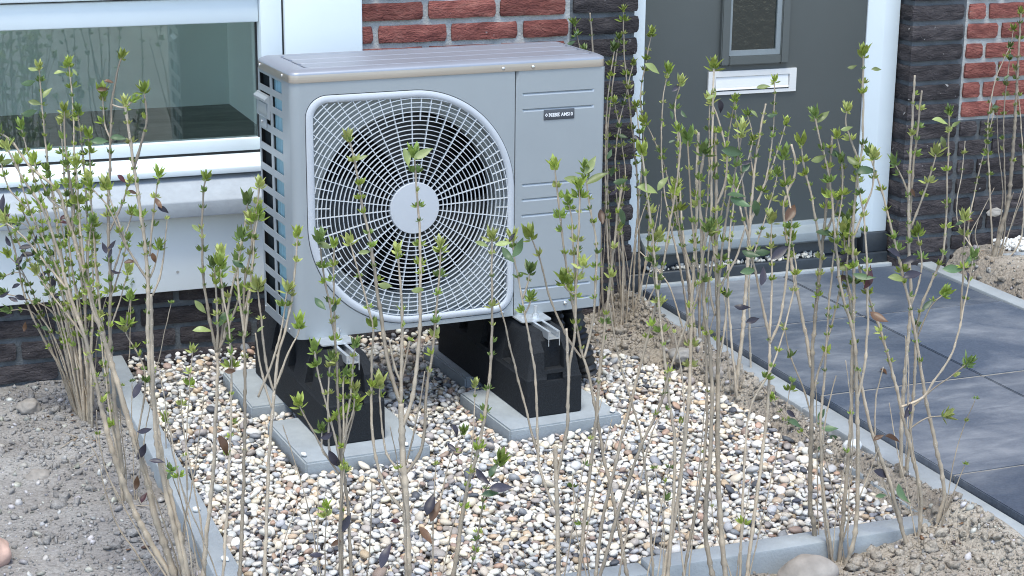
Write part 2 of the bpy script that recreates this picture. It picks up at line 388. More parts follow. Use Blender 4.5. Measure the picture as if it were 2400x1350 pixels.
def soil_h(x, y, fine=True):
    h = -0.038 - 0.012 * sstep(0.2, 0.75, y) * (1 - sstep(-0.4, -0.2, x))
    rough = 1.0
    if BED[0] - 0.03 < x < BED[1] + 0.02 and y > BED[2] - 0.03:
        h = -0.045; rough = 0.3
    h += (0.062) * sstep(1.10, 1.15, x) * sstep(-1.6, -0.9, y) * (1 - sstep(1.17, 1.2, x))
    if PATH[0] < x < PATH[1]:
        h = 0.0; rough = 0.05
    h += 0.125 * sstep(2.275, 2.40, x)
    if x < PATH[0] + 0.02:
        h += gauss(x, y, 1.13, 0.22, 0.10, 0.26, 0.045) + gauss(x, y, 1.06, 0.60, 0.20, 0.17, 0.062)
        h += gauss(x, y, 1.15, -1.10, 0.16, 0.20, 0.055) + gauss(x, y, 1.10, -0.15, 0.07, 0.25, 0.025) + gauss(x, y, 1.12, -0.75, 0.06, 0.15, 0.03)
        h += gauss(x, y, 0.90, -1.22, 0.2, 0.12, 0.03)
    if fine and abs(x) < 5 and -4 < y < 1:
        v = Vector((x * 3.1, y * 3.1, 0.3))
        h += rough * (0.011 * noise.noise(v) + 0.007 * noise.noise(v * 3.7) + 0.0035 * noise.noise(v * 9.0) + 0.003 * noise.noise(v * 24.0))
    return h

def axis_samples(lo, hi, step, far):
    a = list(np.arange(lo, hi + 1e-6, step)); out = []; s = step; x = lo
    while x > -far:
        s *= 1.35; x -= s; out.append(x)
    left = out[::-1]; out = []; s = step; x = hi
    while x < far:
        s *= 1.35; x += s; out.append(x)
    return left + a + out
xs = axis_samples(-1.7, 3.3, 0.0125, 250); ys = axis_samples(-1.75, 0.80, 0.0125, 250)
V = []
for y in ys:
    for x in xs: V.append((x, y, soil_h(x, y)))
nx = len(xs)
Fc = [(j * nx + i, j * nx + i + 1, (j + 1) * nx + i + 1, (j + 1) * nx + i) for j in range(len(ys) - 1) for i in range(nx - 1)]
ground = link("ground", from_py("ground", V, Fc, True), M['soil'])
tag(ground, kind='structure')

# clods and small stones lying loose in the soil: nobody could count them
def ico(sub, seed, squash=(1, 1, 1), amp=0.25, freq=1.6):
    bm = bmesh.new(); bmesh.ops.create_icosphere(bm, subdivisions=sub, radius=1.0)
    off = Vector((seed * 7.3, seed * 3.1, seed * 1.7))
    for v in bm.verts:
        n = noise.noise(v.co * freq + off) + 0.5 * noise.noise(v.co * freq * 2.3 + off)
        v.co = v.co * (1 + amp * n); v.co.x *= squash[0]; v.co.y *= squash[1]; v.co.z *= squash[2]
    vs = np.array([v.co[:] for v in bm.verts]); fs = np.array([[v.index for v in f.verts] for f in bm.faces])
    bm.free(); return vs, fs

def rand_rot(rg, tilt=0.4):
    a, b, c = rg.uniform(0, 2 * math.pi), rg.normal(0, tilt), rg.normal(0, tilt)
    ca, sa, cb, sb, cc, s_ = math.cos(a), math.sin(a), math.cos(b), math.sin(b), math.cos(c), math.sin(c)
    return np.array([[1, 0, 0], [0, cb, -sb], [0, sb, cb]]) @ np.array([[cc, 0, s_], [0, 1, 0], [-s_, 0, cc]]) @ np.array([[ca, -sa, 0], [sa, ca, 0], [0, 0, 1]])

def joined(name, items, mat, cols=None, sm=True):
    """items: (verts, faces, matrix 3x3, location) -> one mesh built with numpy"""
    vv, ff, cc, k = [], [], [], 0
    for i, (v, f, R, loc) in enumerate(items):
        vv.append(v @ R.T + loc); ff.append(f + k); k += len(v)
        if cols is not None: cc.append(np.repeat(np.array([[*cols[i], 1.0]]), len(v), axis=0))
    vv = np.vstack(vv); ff = np.vstack(ff)
    me = bpy.data.meshes.new(name)
    me.vertices.add(len(vv)); me.vertices.foreach_set("co", vv.ravel().astype(np.float32))
    me.loops.add(ff.size); me.loops.foreach_set("vertex_index", ff.ravel().astype(np.int32))
    me.polygons.add(len(ff)); me.polygons.foreach_set("loop_start", (np.arange(len(ff)) * 3).astype(np.int32))
    me.update(calc_edges=True)
    if sm: smooth(me)
    if cols is not None:
        at = me.attributes.new("Col", 'FLOAT_COLOR', 'POINT'); at.data.foreach_set("color", np.vstack(cc).ravel().astype(np.float32))
    me.validate()
    me.materials.append(mat)
    return me

CLOD = [ico(1, s, (1, 0.8, 0.55), 0.75, 2.3) for s in range(10)]
items = []
def in_soil(x, y):
    if PATH[0] - 0.0 < x < PATH[1]: return False
    if BED[0] - 0.06 < x < BED[1] - 0.02 and BED[2] - 0.06 < y: return False
    return True
crg = np.random.default_rng(3)
for zone, n, (x0, x1, y0, y1), big in ((0, 6500, (-1.15, -0.34, -1.05, 0.74), 1.0), (1, 6200, (1.08, 1.19, -1.35, 0.72), 0.85), (2, 5200, (0.55, 1.7, -1.5, -0.98), 0.85),
                                   (3, 2600, (2.295, 2.95, -0.4, 0.74), 1.0), (4, 2200, (0.80, 1.15, 0.32, 0.72), 0.85), (5, 900, (-0.5, 0.6, -1.45, -1.0), 1.0), (6, 1500, (-0.62, -0.34, -1.0, 0.74), 1.1)):
    for _ in range(n):
        x, y = crg.uniform(x0, x1), crg.uniform(y0, y1)
        if zone != 4 and not in_soil(x, y): continue
        if zone < 4 and noise.noise(Vector((x * 4, y * 4, 9.0))) < crg.uniform(-0.5, 0.35): continue
        s = 0.0019 * big * math.exp(crg.exponential(0.5)); s = min(s, 0.012)
        v, f = CLOD[crg.integers(10)]
        items.append((v, f, rand_rot(crg, 1.0) * s, np.array([x, y, soil_h(x, y) + s * 0.25])))
items2, cols2 = [], []
for zone, n, (x0, x1, y0, y1) in ((0, 3000, (-1.15, -0.34, -1.05, 0.74)), (1, 900, (1.08, 1.19, -1.35, 0.72)), (2, 900, (0.55, 1.7, -1.5, -1.0)), (3, 1200, (2.31, 2.95, -0.4, 0.74)), (5, 500, (-0.5, 0.6, -1.45, -1.0))):
    for _ in range(n):
        x, y = crg.uniform(x0, x1), crg.uniform(y0, y1)
        if not in_soil(x, y): continue
        s = min(0.0017 * math.exp(crg.exponential(0.5)), 0.011)
        v, f = CLOD[crg.integers(10)]
        items2.append((v, f, rand_rot(crg, 0.7) * s, np.array([x, y, soil_h(x, y) + s * 0.25])))
        g = crg.uniform(0.14, 0.46); cols2.append((g, g * crg.uniform(.93, 1.0), g * crg.uniform(.82, 1.0)))
grit = link("soil_grit", joined("soil_grit", items2, M['pebbles'], cols2, sm=False)); tag(grit, kind='stuff')
clods = link("soil_clods", joined("soil_clods", items, M['soil'], sm=False))
tag(clods, kind='stuff')

# ------------------------------------------------------------------ path: tiles, sand bed, kerb strips
path = box("path", (1.270, -1.60, -0.06), (2.224, 0.772, 0.0375), material('joint_sand', (0.23, 0.215, 0.19), 0.95, var=0.2, vscale=40, bump=0.5, bscale=150))
tag(path, kind='structure')
tile_me = {}
YJ = [0.772, 0.300, -0.280, -0.852, -1.424, -1.60]
for c, (x0, x1) in enumerate(((1.264, 1.741), (1.747, 2.222))):
    for r in range(len(YJ) - 1):
        y1, y0 = YJ[r] - 0.003, YJ[r + 1] + 0.003
        key = round(y1 - y0, 3)
        w, d = x1 - x0, y1 - y0
        if (c, key) not in tile_me:
            bm = bmesh.new(); bm_box(bm, (-w / 2, -d / 2, -0.04), (w / 2, d / 2, 0.0)); bmesh.ops.bevel(bm, geom=[e for e in bm.edges if all(v.co.z > -0.01 for v in e.verts)], offset=0.0022, segments=2, affect='EDGES')
            me = bm_mesh("paving_tile", bm, True, math.radians(40)); me.materials.append(M['tile']); tile_me[(c, key)] = me
        t = link("paving_tile", tile_me[(c, key)], None, path, ((x0 + x1) / 2, (y0 + y1) / 2, 0.045 + random.uniform(-0.0012, 0.0012)))
        t.rotation_euler = (random.uniform(-0.002, 0.002), random.uniform(-0.002, 0.002), 0)

for yj in YJ[1:-1]:
    box("joint_sand", (1.266, yj - 0.0027, 0.030), (2.220, yj + 0.0027, 0.0432), path.data.materials[0], path)

def kerb(name, lo, hi, label, group, bev=0.006):
    o = box(name, lo, hi, M['kerb'], None, bev)
    tag(o, label, "kerb", group); return o
ky = [0.70, -0.30, -1.30]
for i, (a, b) in enumerate(((-0.303, 0.69), (-1.302, -0.306), (-1.75, -1.305))):
    kerb("kerb_strip", (1.196, a, -0.13), (1.2625, b, 0.030), ["grey kerb strip between the dark path and the bed, nearest the door", "grey kerb strip between the dark path and the gravel bed's soil, middle length", "grey kerb strip beside the dark path, at the photo's right bottom edge"][i], "kerb strips along the path")
for i, (a, b) in enumerate(((-0.20, 0.77), (-1.2, -0.203))):
    kerb("kerb_strip", (2.228, a, -0.13), (2.288, b, 0.05), ["grey kerb strip on the far side of the dark path below the right brick wall", "grey kerb strip on the far side of the dark path, length running out of the photo"][i], "kerb strips along the path")

# edging bands round the gravel
eg = "concrete edging bands round the gravel"
kerb("edging_band", (-0.362, -0.140, -0.14), (-0.305, 0.744, 0.010), "grey concrete edging left of the gravel, rear length towards the wall", eg)
kerb("edging_band", (-0.360, -1.006, -0.14), (-0.303, -0.143, 0.012), "grey concrete edging left of the gravel, front length behind the shrub stems", eg)
o = kerb("edging_band", (-0.355, -1.008, -0.14), (0.40, -0.948, 0.004), "grey concrete edging along the front of the gravel, left length", eg); o.rotation_euler.z = 0.0
o.location = (0.055, -0.002, 0)
kerb("edging_band", (0.459, -1.008, -0.14), (1.17, -0.948, 0.012), "grey concrete edging along the front of the gravel beside the round boulder, right length", eg)
kerb("edging_band", (1.118, -0.942, -0.14), (1.172, -0.66, 0.012), "grey concrete edging half buried under soil right of the gravel", eg)

# ------------------------------------------------------------------ bricks
YW = 0.75                                    # brick face
PITCH, BH = 0.0620, 0.0465
Z0 = 0.826 - 0.062 * 15                       # bottoms of the courses
def brick_mesh(w, seed, depth=0.10):
    """hand-moulded brick, face towards -Y, origin at face centre, uneven edges and folds on the face"""
    nxx, nz = max(6, int(w / 0.013)), 5
    vs, fs = [], []
    o = Vector((seed * 5.1, seed * 2.7, seed))
    for j in range(nz + 1):
        for i in range(nxx + 1):
            x = (i / nxx - 0.5) * w; z = (j / nz - 0.5) * BH
            ex = min(i, nxx - i); ez = min(j, nz - j)
            p = Vector((x * 26, 0, z * 60)) + o
            y = 0.0032 * noise.noise(p) + 0.0016 * noise.noise(p * 2.6)
            dx = dz = 0.0
            if ex == 0: dx = 0.0022 * noise.noise(p * 1.3 + Vector((3, 0, 0))); y += 0.0022
            if ez == 0: dz = 0.0018 * noise.noise(p * 0.9 + Vector((0, 8, 0))); y += 0.002
            if ex == 0 and ez == 0: dx *= 1.5; y += 0.002; dx += (0.0025 if i == 0 else -0.0025)
            vs.append((x + dx, y, z + dz))
    for j in range(nz):
        for i in range(nxx):
            a = j * (nxx + 1) + i; fs.append((a, a + 1, a + nxx + 2, a + nxx + 1))
    ring = [i for i in range(nxx + 1)] + [j * (nxx + 1) + nxx for j in range(1, nz + 1)] + [nz * (nxx + 1) + i for i in range(nxx - 1, -1, -1)] + [j * (nxx + 1) for j in range(nz - 1, 0, -1)]
    base = len(vs)
    for i in ring: vs.append((vs[i][0], depth, vs[i][2]))
    n = len(ring)
    for k in range(n): fs.append((ring[(k + 1) % n], ring[k], base + k, base + (k + 1) % n))
    me = from_py("brick", vs, fs, True, math.radians(50)); return me
BM = {}
def add_brick(parent, x0, x1, row, dark, jx=0.0):
    w = round((x1 - x0) / 0.004) * 0.004
    k = (w, dark, random.randrange(5))
    if k not in BM:
        me = brick_mesh(w, len(BM) + 1); me.materials.append(M['brick_dark' if dark else 'brick_red']); BM[k] = me
    z = Z0 + row * PITCH + BH / 2
    o = link("brick", BM[k], None, parent, ((x0 + x1) / 2 + random.uniform(-.0012, .0012), YW + random.uniform(-.0025, .0025), z + random.uniform(-.0008, .0008)))
    o.rotation_euler = (random.uniform(-.01, .01), random.uniform(-.005, .005), random.uniform(-.008, .008))
    return o
SW, HW, J = 0.196, 0.093, 0.0165             # stretcher, header, head joint
def course(parent, x0, x1, row, dark, off):
    """running bond between x0 and x1; off shifts the bond"""
    P = SW + J
    x = x0 - (off % P)
    while x < x1 - 0.02:
        a, b = max(x, x0), min(x + SW, x1)
        if b - a > 0.03: add_brick(parent, a, b, row, dark)
        x += P

# left wall: dark plinth under the window, red field and dark pillar behind the unit
wallL = empty("brick_wall", (0, 0, 0))
tag(wallL, "red brick wall with grey joints and dark brick plinth and pillar behind the heat pump", "wall", "brick walls of the house")
NR = 24
bm = bmesh.new(); bm_box(bm, (0.388, YW + 0.010, Z0 + 9.83 * PITCH), (1.004, YW + 0.10, Z0 + NR * PITCH))
link("mortar", bm_mesh("mortar", bm), M['mortar'], wallL)
bm = bmesh.new(); bm_box(bm, (-2.4, YW + 0.010, -0.2), (0.388, YW + 0.10, 0.30)); bm_box(bm, (0.388, YW + 0.0102, -0.2), (1.207, YW + 0.1002, Z0 + 9.83 * PITCH))
bm_box(bm, (1.004, YW + 0.0102, Z0 + 9.83 * PITCH), (1.207, YW + 0.1002, Z0 + NR * PITCH))
m_o = link("mortar", bm_mesh("mortar", bm), M['mortar_dark'], wallL); m_o["label"] = "dark grey joint mortar of the plinth and pillar"
for row in range(-1, 5):
    course(wallL, -1.6, 0.386, row, True, (row % 2) * 0.106 + 0.03)
for row in range(-1, 10):
    course(wallL, 0.386 + 0.004, 1.0, row, True, (row % 2) * 0.106 + 0.05)
    add_brick(wallL, 1.012, 1.212 + random.uniform(-.006, .006), row, True)
for row in range(10, NR):
    off = 0.02 if row % 2 == 0 else 0.02 + 0.056 + 0.106
    if row == 16: off = 0.020                      # courses seen above the unit
    if row == 15: off = SW + J - 0.048
    course(wallL, 0.386, 0.996, row, False, off if row % 2 == 0 else SW + J - 0.048)
    add_brick(wallL, 1.012, 1.212 + random.uniform(-.007, .007), row, True)

# right wall
wallR = empty("brick_wall", (0, 0, 0))
tag(wallR, "brick wall right of the front door, dark corner bricks and plinth, red field above", "wall", "brick walls of the house")
bm = bmesh.new(); bm_box(bm, (2.346, YW + 0.010, Z0 + 9.83 * PITCH), (4.2, YW + 0.1, Z0 + NR * PITCH))
link("mortar", bm_mesh("mortar", bm), M['mortar'], wallR)
bm = bmesh.new(); bm_box(bm, (2.155, YW + 0.0102, -0.2), (2.346, YW + 0.1002, Z0 + NR * PITCH)); bm_box(bm, (2.346, YW + 0.0104, -0.2), (4.2, YW + 0.1004, Z0 + 9.83 * PITCH))
m_o = link("mortar", bm_mesh("mortar", bm), M['mortar_dark'], wallR); m_o["label"] = "dark grey joint mortar of the plinth and corner"
for row in range(-1, NR):
    add_brick(wallR, 2.148, 2.336, row, True)
    course(wallR, 2.354, 3.3, row, row < 10, (SW + J - 0.075 if row % 2 else SW + J - 0.127))
# reveal of the door opening: brick ends seen on the side
for row in range(-1, NR):
    me = brick_mesh(0.072, 200 + row % 5); me.materials.append(M['brick_dark'])
    o = link("brick", me, None, wallR, (2.1475 + random.uniform(-.002, .002), YW + 0.045, Z0 + row * PITCH + BH / 2)); o.rotation_euler = (0, 0, math.radians(-90))

# the storeys above, seen only as the shade they cast and in reflections
up = box("house_wall", (-5, YW + 0.012, Z0 + NR * PITCH + 0.004), (7, YW + 0.32, 6.2), M['brick_red'])
tag(up, kind='structure')

# ------------------------------------------------------------------ room behind the window
bm = bmesh.new()
rx0, rx1, ry0, ry1, rz0, rz1 = -3.6, 0.60, YW + 0.32, 3.58, 0.20, 2.7
room_floor = box("room_floor", (rx0, YW + 0.11, 0.12), (rx1, ry1, rz0), M['room_floor']); tag(room_floor, kind='structure')
rw = bmesh.new()
bm_box(rw, (rx0, ry1, rz0 - 0.08), (rx1 + 0.1, ry1 + 0.1, rz1)); bm_box(rw, (rx1, YW + 0.325, rz0 - 0.08), (rx1 + 0.1, ry1 - 0.002, rz1)); bm_box(rw, (rx0 - 0.1, YW + 0.325, 2.35), (rx0 - 0.002, ry1 + 0.1, rz1))      # added, unseen opening: this side is left open to let daylight in
room_walls = link("room_wall", bm_mesh("room_wall", rw), M['room']); tag(room_walls, kind='structure')
rc = box("room_ceiling", (rx0 - 0.1, YW + 0.325, rz1 + 0.002), (rx1 + 0.1, ry1 + 0.1, rz1 + 0.1), M['room']); tag(rc, kind='structure')

# ------------------------------------------------------------------ window
win = empty("window", (-0.6, YW, 0.48))
tag(win, "white timber window with clear pane, white panels and grey stone sill", "window")
def wp(name, lo, hi, mat, bev=0.004, parent=None):
    o = box(name, tuple(a - b for a, b in zip(lo, (-0.6, YW, 0.48))), tuple(a - b for a, b in zip(hi, (-0.6, YW, 0.48))), mat, parent or win, bev); return o
def wpr(name, poly, x0, x1, mat, bev=0.003):
    return prism(name, [(y - YW, z - 0.48) for y, z in poly], 'x', x0 + 0.6, x1 + 0.6, mat, win, bev)
WX0 = -2.2
wp("jamb", (0.103, 0.742, 0.440), (0.1615, 0.83, 1.40), M['white'])
wp("frame_post", (0.1665, 0.738, 0.183), (0.386, 0.83, 1.40), M['white'], 0.010)
wp("seal", (0.160, 0.748, 0.20), (0.168, 0.80, 1.39), M['seal'], 0)
wp("top_rail", (WX0, 0.760, 0.895), (0.1025, 0.82, 0.961), M['white'])
wp("transom", (WX0, 0.7425, 0.966), (0.1025, 0.825, 1.06), M['white'])
wp("seal", (WX0, 0.775, 0.961), (0.102, 0.81, 0.966), M['seal'], 0)
wp("upper_pane", (WX0, 0.796, 1.06), (0.102, 0.802, 1.40), M['glass'], 0)
pane = wp("pane", (WX0, 0.797, 0.570), (0.1025, 0.803, 0.8945), M['glass'], 0)
wp("seal", (0.0985, 0.7885, 0.575), (0.1028, 0.7965, 0.8945), M['seal'], 0)
wp("bottom_rail", (WX0, 0.780, 0.545), (0.1025, 0.825, 0.5785), M['white'], 0.003)
wp("seal", (WX0, 0.783, 0.538), (0.102, 0.82, 0.5445), M['seal'], 0)
wpr("lower_frame", [(0.722, 0.496), (0.722, 0.513), (0.730, 0.518), (0.782, 0.538), (0.83, 0.538), (0.83, 0.496)], WX0, 0.1025, M['white'])
sill = wpr("sill", [(0.657, 0.398), (0.657, 0.440), (0.664, 0.446), (0.745, 0.490), (0.80, 0.492), (0.80, 0.398)], WX0, 0.163, M['alu_sill'], 0.003)
wp("panel", (WX0, 0.720, 0.182), (0.165, 0.746, 0.3975), M['white_panel'], 0.002)
scb = bmesh.new()
for x in (-0.55, -0.15): bm_cyl(scb, (x + 0.6, 0.7195 - YW, 0.235 - 0.48), 0.004, 'y', 0.003, 12)
link("screw", bm_mesh("screw", scb, True, 0.6), M['screw'], win)

# ------------------------------------------------------------------ front door
DY = 0.835
door = empty("front_door", (1.65, DY, 0.19))
tag(door, "dark grey front door with small glazed panel, pale letterbox and white frame", "door")
def dp(name, lo, hi, mat, bev=0.003, parent=None):
    o_ = (1.65, DY, 0.19); return box(name, tuple(a - b for a, b in zip(lo, o_)), tuple(a - b for a, b in zip(hi, o_)), mat, parent or door, bev)
dp("leaf", (1.273, DY, 0.150), (2.033, DY + 0.05, 2.25), M['door'], 0.002)
dp("frame", (1.170, 0.815, 0.150), (1.269, DY + 0.06, 2.4), M['white'])
o_ = (1.65, DY, 0.19)
prism("frame", [(2.037 - 1.65, 0.0), (2.085 - 1.65, -0.022), (2.140 - 1.65, -0.022), (2.140 - 1.65, 0.06), (2.037 - 1.65, 0.06)], 'z', 0.150 - 0.19, 2.21, M['white'], door, 0.002)
dp("seal", (2.030, DY + 0.006, 0.150), (2.040, DY + 0.05, 2.25), M['seal'], 0)
dp("seal", (1.266, DY + 0.006, 0.150), (1.276, DY + 0.05, 2.25), M['seal'], 0)
wbar = prism("weather_bar", [(DY - 0.0 - DY, 0.203 - 0.19), (-0.012, 0.203 - 0.19), (-0.016, 0.190 - 0.19), (-0.022, 0.186 - 0.19), (-0.048, 0.172 - 0.19), (-0.050, 0.145 - 0.19), (-0.040, 0.138 - 0.19), (0.0, 0.138 - 0.19)], 'x', 1.275 - 1.65, 2.032 - 1.65, M['door_bar'], door, 0.0015)
# glazed panel
fx0, fx1, fz0, fz1 = 1.525, 1.757, 0.706, 2.0
fr = bmesh.new()
def fbox(lo, hi): bm_box(fr, tuple(a - b for a, b in zip(lo, o_)), tuple(a - b for a, b in zip(hi, o_)))
fbox((fx0, DY - 0.016, fz0), (fx0 + 0.028, DY + 0.004, fz1)); fbox((fx1 - 0.028, DY - 0.016, fz0), (fx1, DY + 0.004, fz1)); fbox((fx0 + 0.028, DY - 0.0162, fz0), (fx1 - 0.028, DY + 0.004, fz0 + 0.028))
bmesh.ops.bevel(fr, geom=fr.edges[:], offset=0.003, segments=2, affect='EDGES')
gf = link("glazing_frame", bm_mesh("glazing_frame", fr, True, 0.7), M['door'], door)
gp = dp("pane", (fx0 + 0.027, DY - 0.004, fz0 + 0.026), (fx1 - 0.027, DY + 0.002, fz1), M['door_glass'], 0, gf)
bd = bmesh.new()
for a in ((fx0 + 0.028, DY - 0.010, fz0 + 0.028, fx1 - 0.028, DY - 0.004, fz0 + 0.044), (fx1 - 0.044, DY - 0.0102, fz0 + 0.044, fx1 - 0.028, DY - 0.004, fz1), (fx0 + 0.028, DY - 0.0102, fz0 + 0.044, fx0 + 0.036, DY - 0.004, fz1)):
    bm_box(bd, (a[0] - o_[0], a[1] - o_[1], a[2] - o_[2]), (a[3] - o_[0], a[4] - o_[1], a[5] - o_[2]))
link("glazing_bead", bm_mesh("glazing_bead", bd), M['door_bar'], gf)
# letterbox
lb = bmesh.new()
def lbox(lo, hi): return bm_box(lb, tuple(a - b for a, b in zip(lo, o_)), tuple(a - b for a, b in zip(hi, o_)))
lbx0, lbx1, lbz0, lbz1 = 1.490, 1.792, 0.6165, 0.688
for a in ((lbx0, DY - 0.007, lbz0, lbx1, DY + 0.001, lbz0 + 0.010), (lbx0, DY - 0.007, lbz1 - 0.017, lbx1, DY + 0.001, lbz1), (lbx0, DY - 0.0071, lbz0 + 0.010, lbx0 + 0.024, DY + 0.001, lbz1 - 0.017), (lbx1 - 0.024, DY - 0.0071, lbz0 + 0.010, lbx1, DY + 0.001, lbz1 - 0.017)):
    lbox(a[:3], a[3:])
letter = link("letterbox", bm_mesh("letterbox", lb), M['letter'], door)
flap = prism("flap", [(-0.0042, 0.6702 - 0.19), (-0.0052, 0.636 - 0.19), (-0.0090, 0.632 - 0.19), (-0.0090, 0.630 - 0.19), (0.0, 0.630 - 0.19), (0.0, 0.6702 - 0.19)], 'x', 1.516 - 1.65, 1.766 - 1.65, M['letter'], letter, 0.0012)
dp("slot", (1.514, DY - 0.001, 0.6262), (1.768, DY + 0.0005, 0.6725), M['seal'], 0, letter)

# threshold: dark stepped plinth, with sandy crumbs and a pale strip in front
thr = empty("door_step", (1.65, 0.80, 0.04))
tag(thr, "dark blue stepped threshold profile under the grey front door", "door step")
t_ = (1.65, 0.80, 0.04)
prism("tread", [(-0.005, -0.08), (-0.005, 0.042), (-0.001, 0.046), (0.036, 0.046), (0.036, 0.099), (0.10, 0.099), (0.10, -0.08)], 'x', 1.19 - 1.65, 2.141 - 1.65, M['plinth'], thr, 0.0015)
box("end_block", (2.050 - 1.65, 0.800 - 0.80, 0.0465), (2.140 - 1.65, 0.8355 - 0.80, 0.1095), M['plinth'], thr, 0.003)
box("end_block", (1.172 - 1.65, 0.800 - 0.80, 0.0465), (1.262 - 1.65, 0.8355 - 0.80, 0.1095), M['plinth'], thr, 0.003)
strip = box("concrete_strip", (1.262, 0.774, -0.05), (2.224, 0.7945, 0.052), M['kerb'], None, 0.002); tag(strip, "thin pale concrete strip between the dark tiles and the door step", "strip")
items = []; crg = np.random.default_rng(8)
for _ in range(420):
    x = crg.uniform(1.30, 1.92); w = 0.5 + 0.5 * noise.noise(Vector((x * 9, 0, 2)))
    if crg.uniform() > w * 1.3: continue
    s = crg.uniform(0.0025, 0.010) * (0.5 + w)
    v, f = CLOD[crg.integers(10)]
    items.append((v, f, rand_rot(crg, 1.0) * s, np.array([x, 0.816 + crg.uniform(-0.014, 0.012), 0.086 + s * crg.uniform(0.2, 1.2)])))
cr = link("sand_crumbs", joined("sand_crumbs", items, M['crumb'], sm=False)); tag(cr, kind='stuff')
# ------------------------------------------------------------------ heat pump outdoor unit (own axes: x along the front, y to the wall, z up)
HP_RZ = math.radians(2.7686)
HZ = 0.235
UW, UD, UH = 0.80, 0.275, 0.6136
hp = empty("heat_pump", (0, 0, HZ), HP_RZ)
tag(hp, "silver grey outdoor heat pump with a large round fan guard on black rubber feet", "heat pump")
GX, GZ = 0.2985, 0.2965                      # fan centre

def outline(x0, x1, z0, z1, rs, rb, ang):
    """distance from the fan centre to a rounded outline: small radius rs top-left/bottom-right, big radius rb on the others"""
    dx, dz = math.cos(ang), math.sin(ang)
    lo, hi = 0.0, 1.0
    def inside(x, z):
        if not (x0 < x < x1 and z0 < z < z1): return False
        for cx, cz, r, sx, sz in ((x0 + rs, z1 - rs, rs, -1, 1), (x1 - rs, z0 + rs, rs, 1, -1), (x1 - rb, z1 - rb, rb, 1, 1), (x0 + rb, z0 + rb, rb, -1, -1)):
            if (x - cx) * sx > 0 and (z - cz) * sz > 0 and (x - cx) ** 2 + (z - cz) ** 2 > r * r: return False
        return True
    for _ in range(26):
        mid = (lo + hi) / 2
        if inside(GX + dx * mid, GZ + dz * mid): lo = mid
        else: hi = mid
    return lo
NA = 240
ANG = [2 * math.pi * i / NA for i in range(NA)]
R_OUT = [outline(0.0335, 0.5570, 0.0130, 0.5790, 0.052, 0.262, a) for a in ANG]
R_LIP = [outline(0.0365, 0.5540, 0.0160, 0.5760, 0.049, 0.259, a) for a in ANG]
R_IN = [outline(0.0515, 0.5405, 0.0300, 0.5620, 0.037, 0.2455, a) for a in ANG]
def rect_r(ang, x0, x1, z0, z1):
    dx, dz = math.cos(ang), math.sin(ang); t = 9
    if dx > 1e-9: t = min(t, (x1 - GX) / dx)
    if dx < -1e-9: t = min(t, (x0 - GX) / dx)
    if dz > 1e-9: t = min(t, (z1 - GZ) / dz)
    if dz < -1e-9: t = min(t, (z0 - GZ) / dz)
    return t
def loft(rings, closed=True):
    """rings: list of lists of points (same count) -> quads"""
    vs = [p for r in rings for p in r]; n = len(rings[0]); fs = []
    for k in range(len(rings) - 1):
        for i in range(n if closed else n - 1):
            j = (i + 1) % n
            fs.append((k * n + i, k * n + j, (k + 1) * n + j, (k + 1) * n + i))
    return vs, fs
def polar(rs, y): return [(GX + r * math.cos(a), y, GZ + r * math.sin(a)) for r, a in zip(rs, ANG)]

SEAM = 0.5585
RC = 0.022                                    # rounded vertical corner
# front panel: flat face with the guard opening, wrapping round the left corner
rect = [rect_r(a, RC, SEAM - 0.0012, 0.0, UH - 0.003) for a in ANG]
corners = [math.atan2(z - GZ, x - GX) % (2 * math.pi) for x, z in ((RC, 0), (SEAM - 0.0012, 0), (SEAM - 0.0012, UH - 0.003), (RC, UH - 0.003))]
for cang in corners:                          # snap the nearest sample onto each corner
    i = min(range(NA), key=lambda k: abs((ANG[k] - cang + math.pi) % (2 * math.pi) - math.pi))
    ANG_i = cang; rect[i] = rect_r(cang, RC, SEAM - 0.0012, 0.0, UH - 0.003)
outer = []
for i, a in enumerate(ANG):
    ci = [c for c in corners if min(range(NA), key=lambda k: abs((ANG[k] - c + math.pi) % (2 * math.pi) - math.pi)) == i]
    aa = ci[0] if ci else a
    outer.append((GX + rect[i] * math.cos(aa), 0.0, GZ + rect[i] * math.sin(aa)))
recess = [outline(0.0315, 0.5582, 0.0110, 0.5810, 0.054, 0.264, a) for a in ANG]
vs, fs = loft([outer, polar(recess, 0.0), polar(recess, 0.010), polar([r - 0.004 for r in R_IN], 0.012)])
k = len(vs)
cor = []
for q in range(7):
    t = q / 6 * math.pi / 2
    cor.append((RC - RC * math.sin(t), RC - RC * math.cos(t)))
for (x, y) in cor: vs += [(x, y, 0.0), (x, y, UH - 0.003)]
for q in range(6): fs.append((k + 2 * q, k + 2 * q + 1, k + 2 * q + 3, k + 2 * q + 2))
vs += [(0.0, 0.066, 0.0), (0.0, 0.066, UH - 0.003)]; fs.append((k + 12, k + 13, k + 15, k + 14))
front = link("front_panel", from_py("front_panel", vs, fs, True, math.radians(35)), M['unit'], hp)

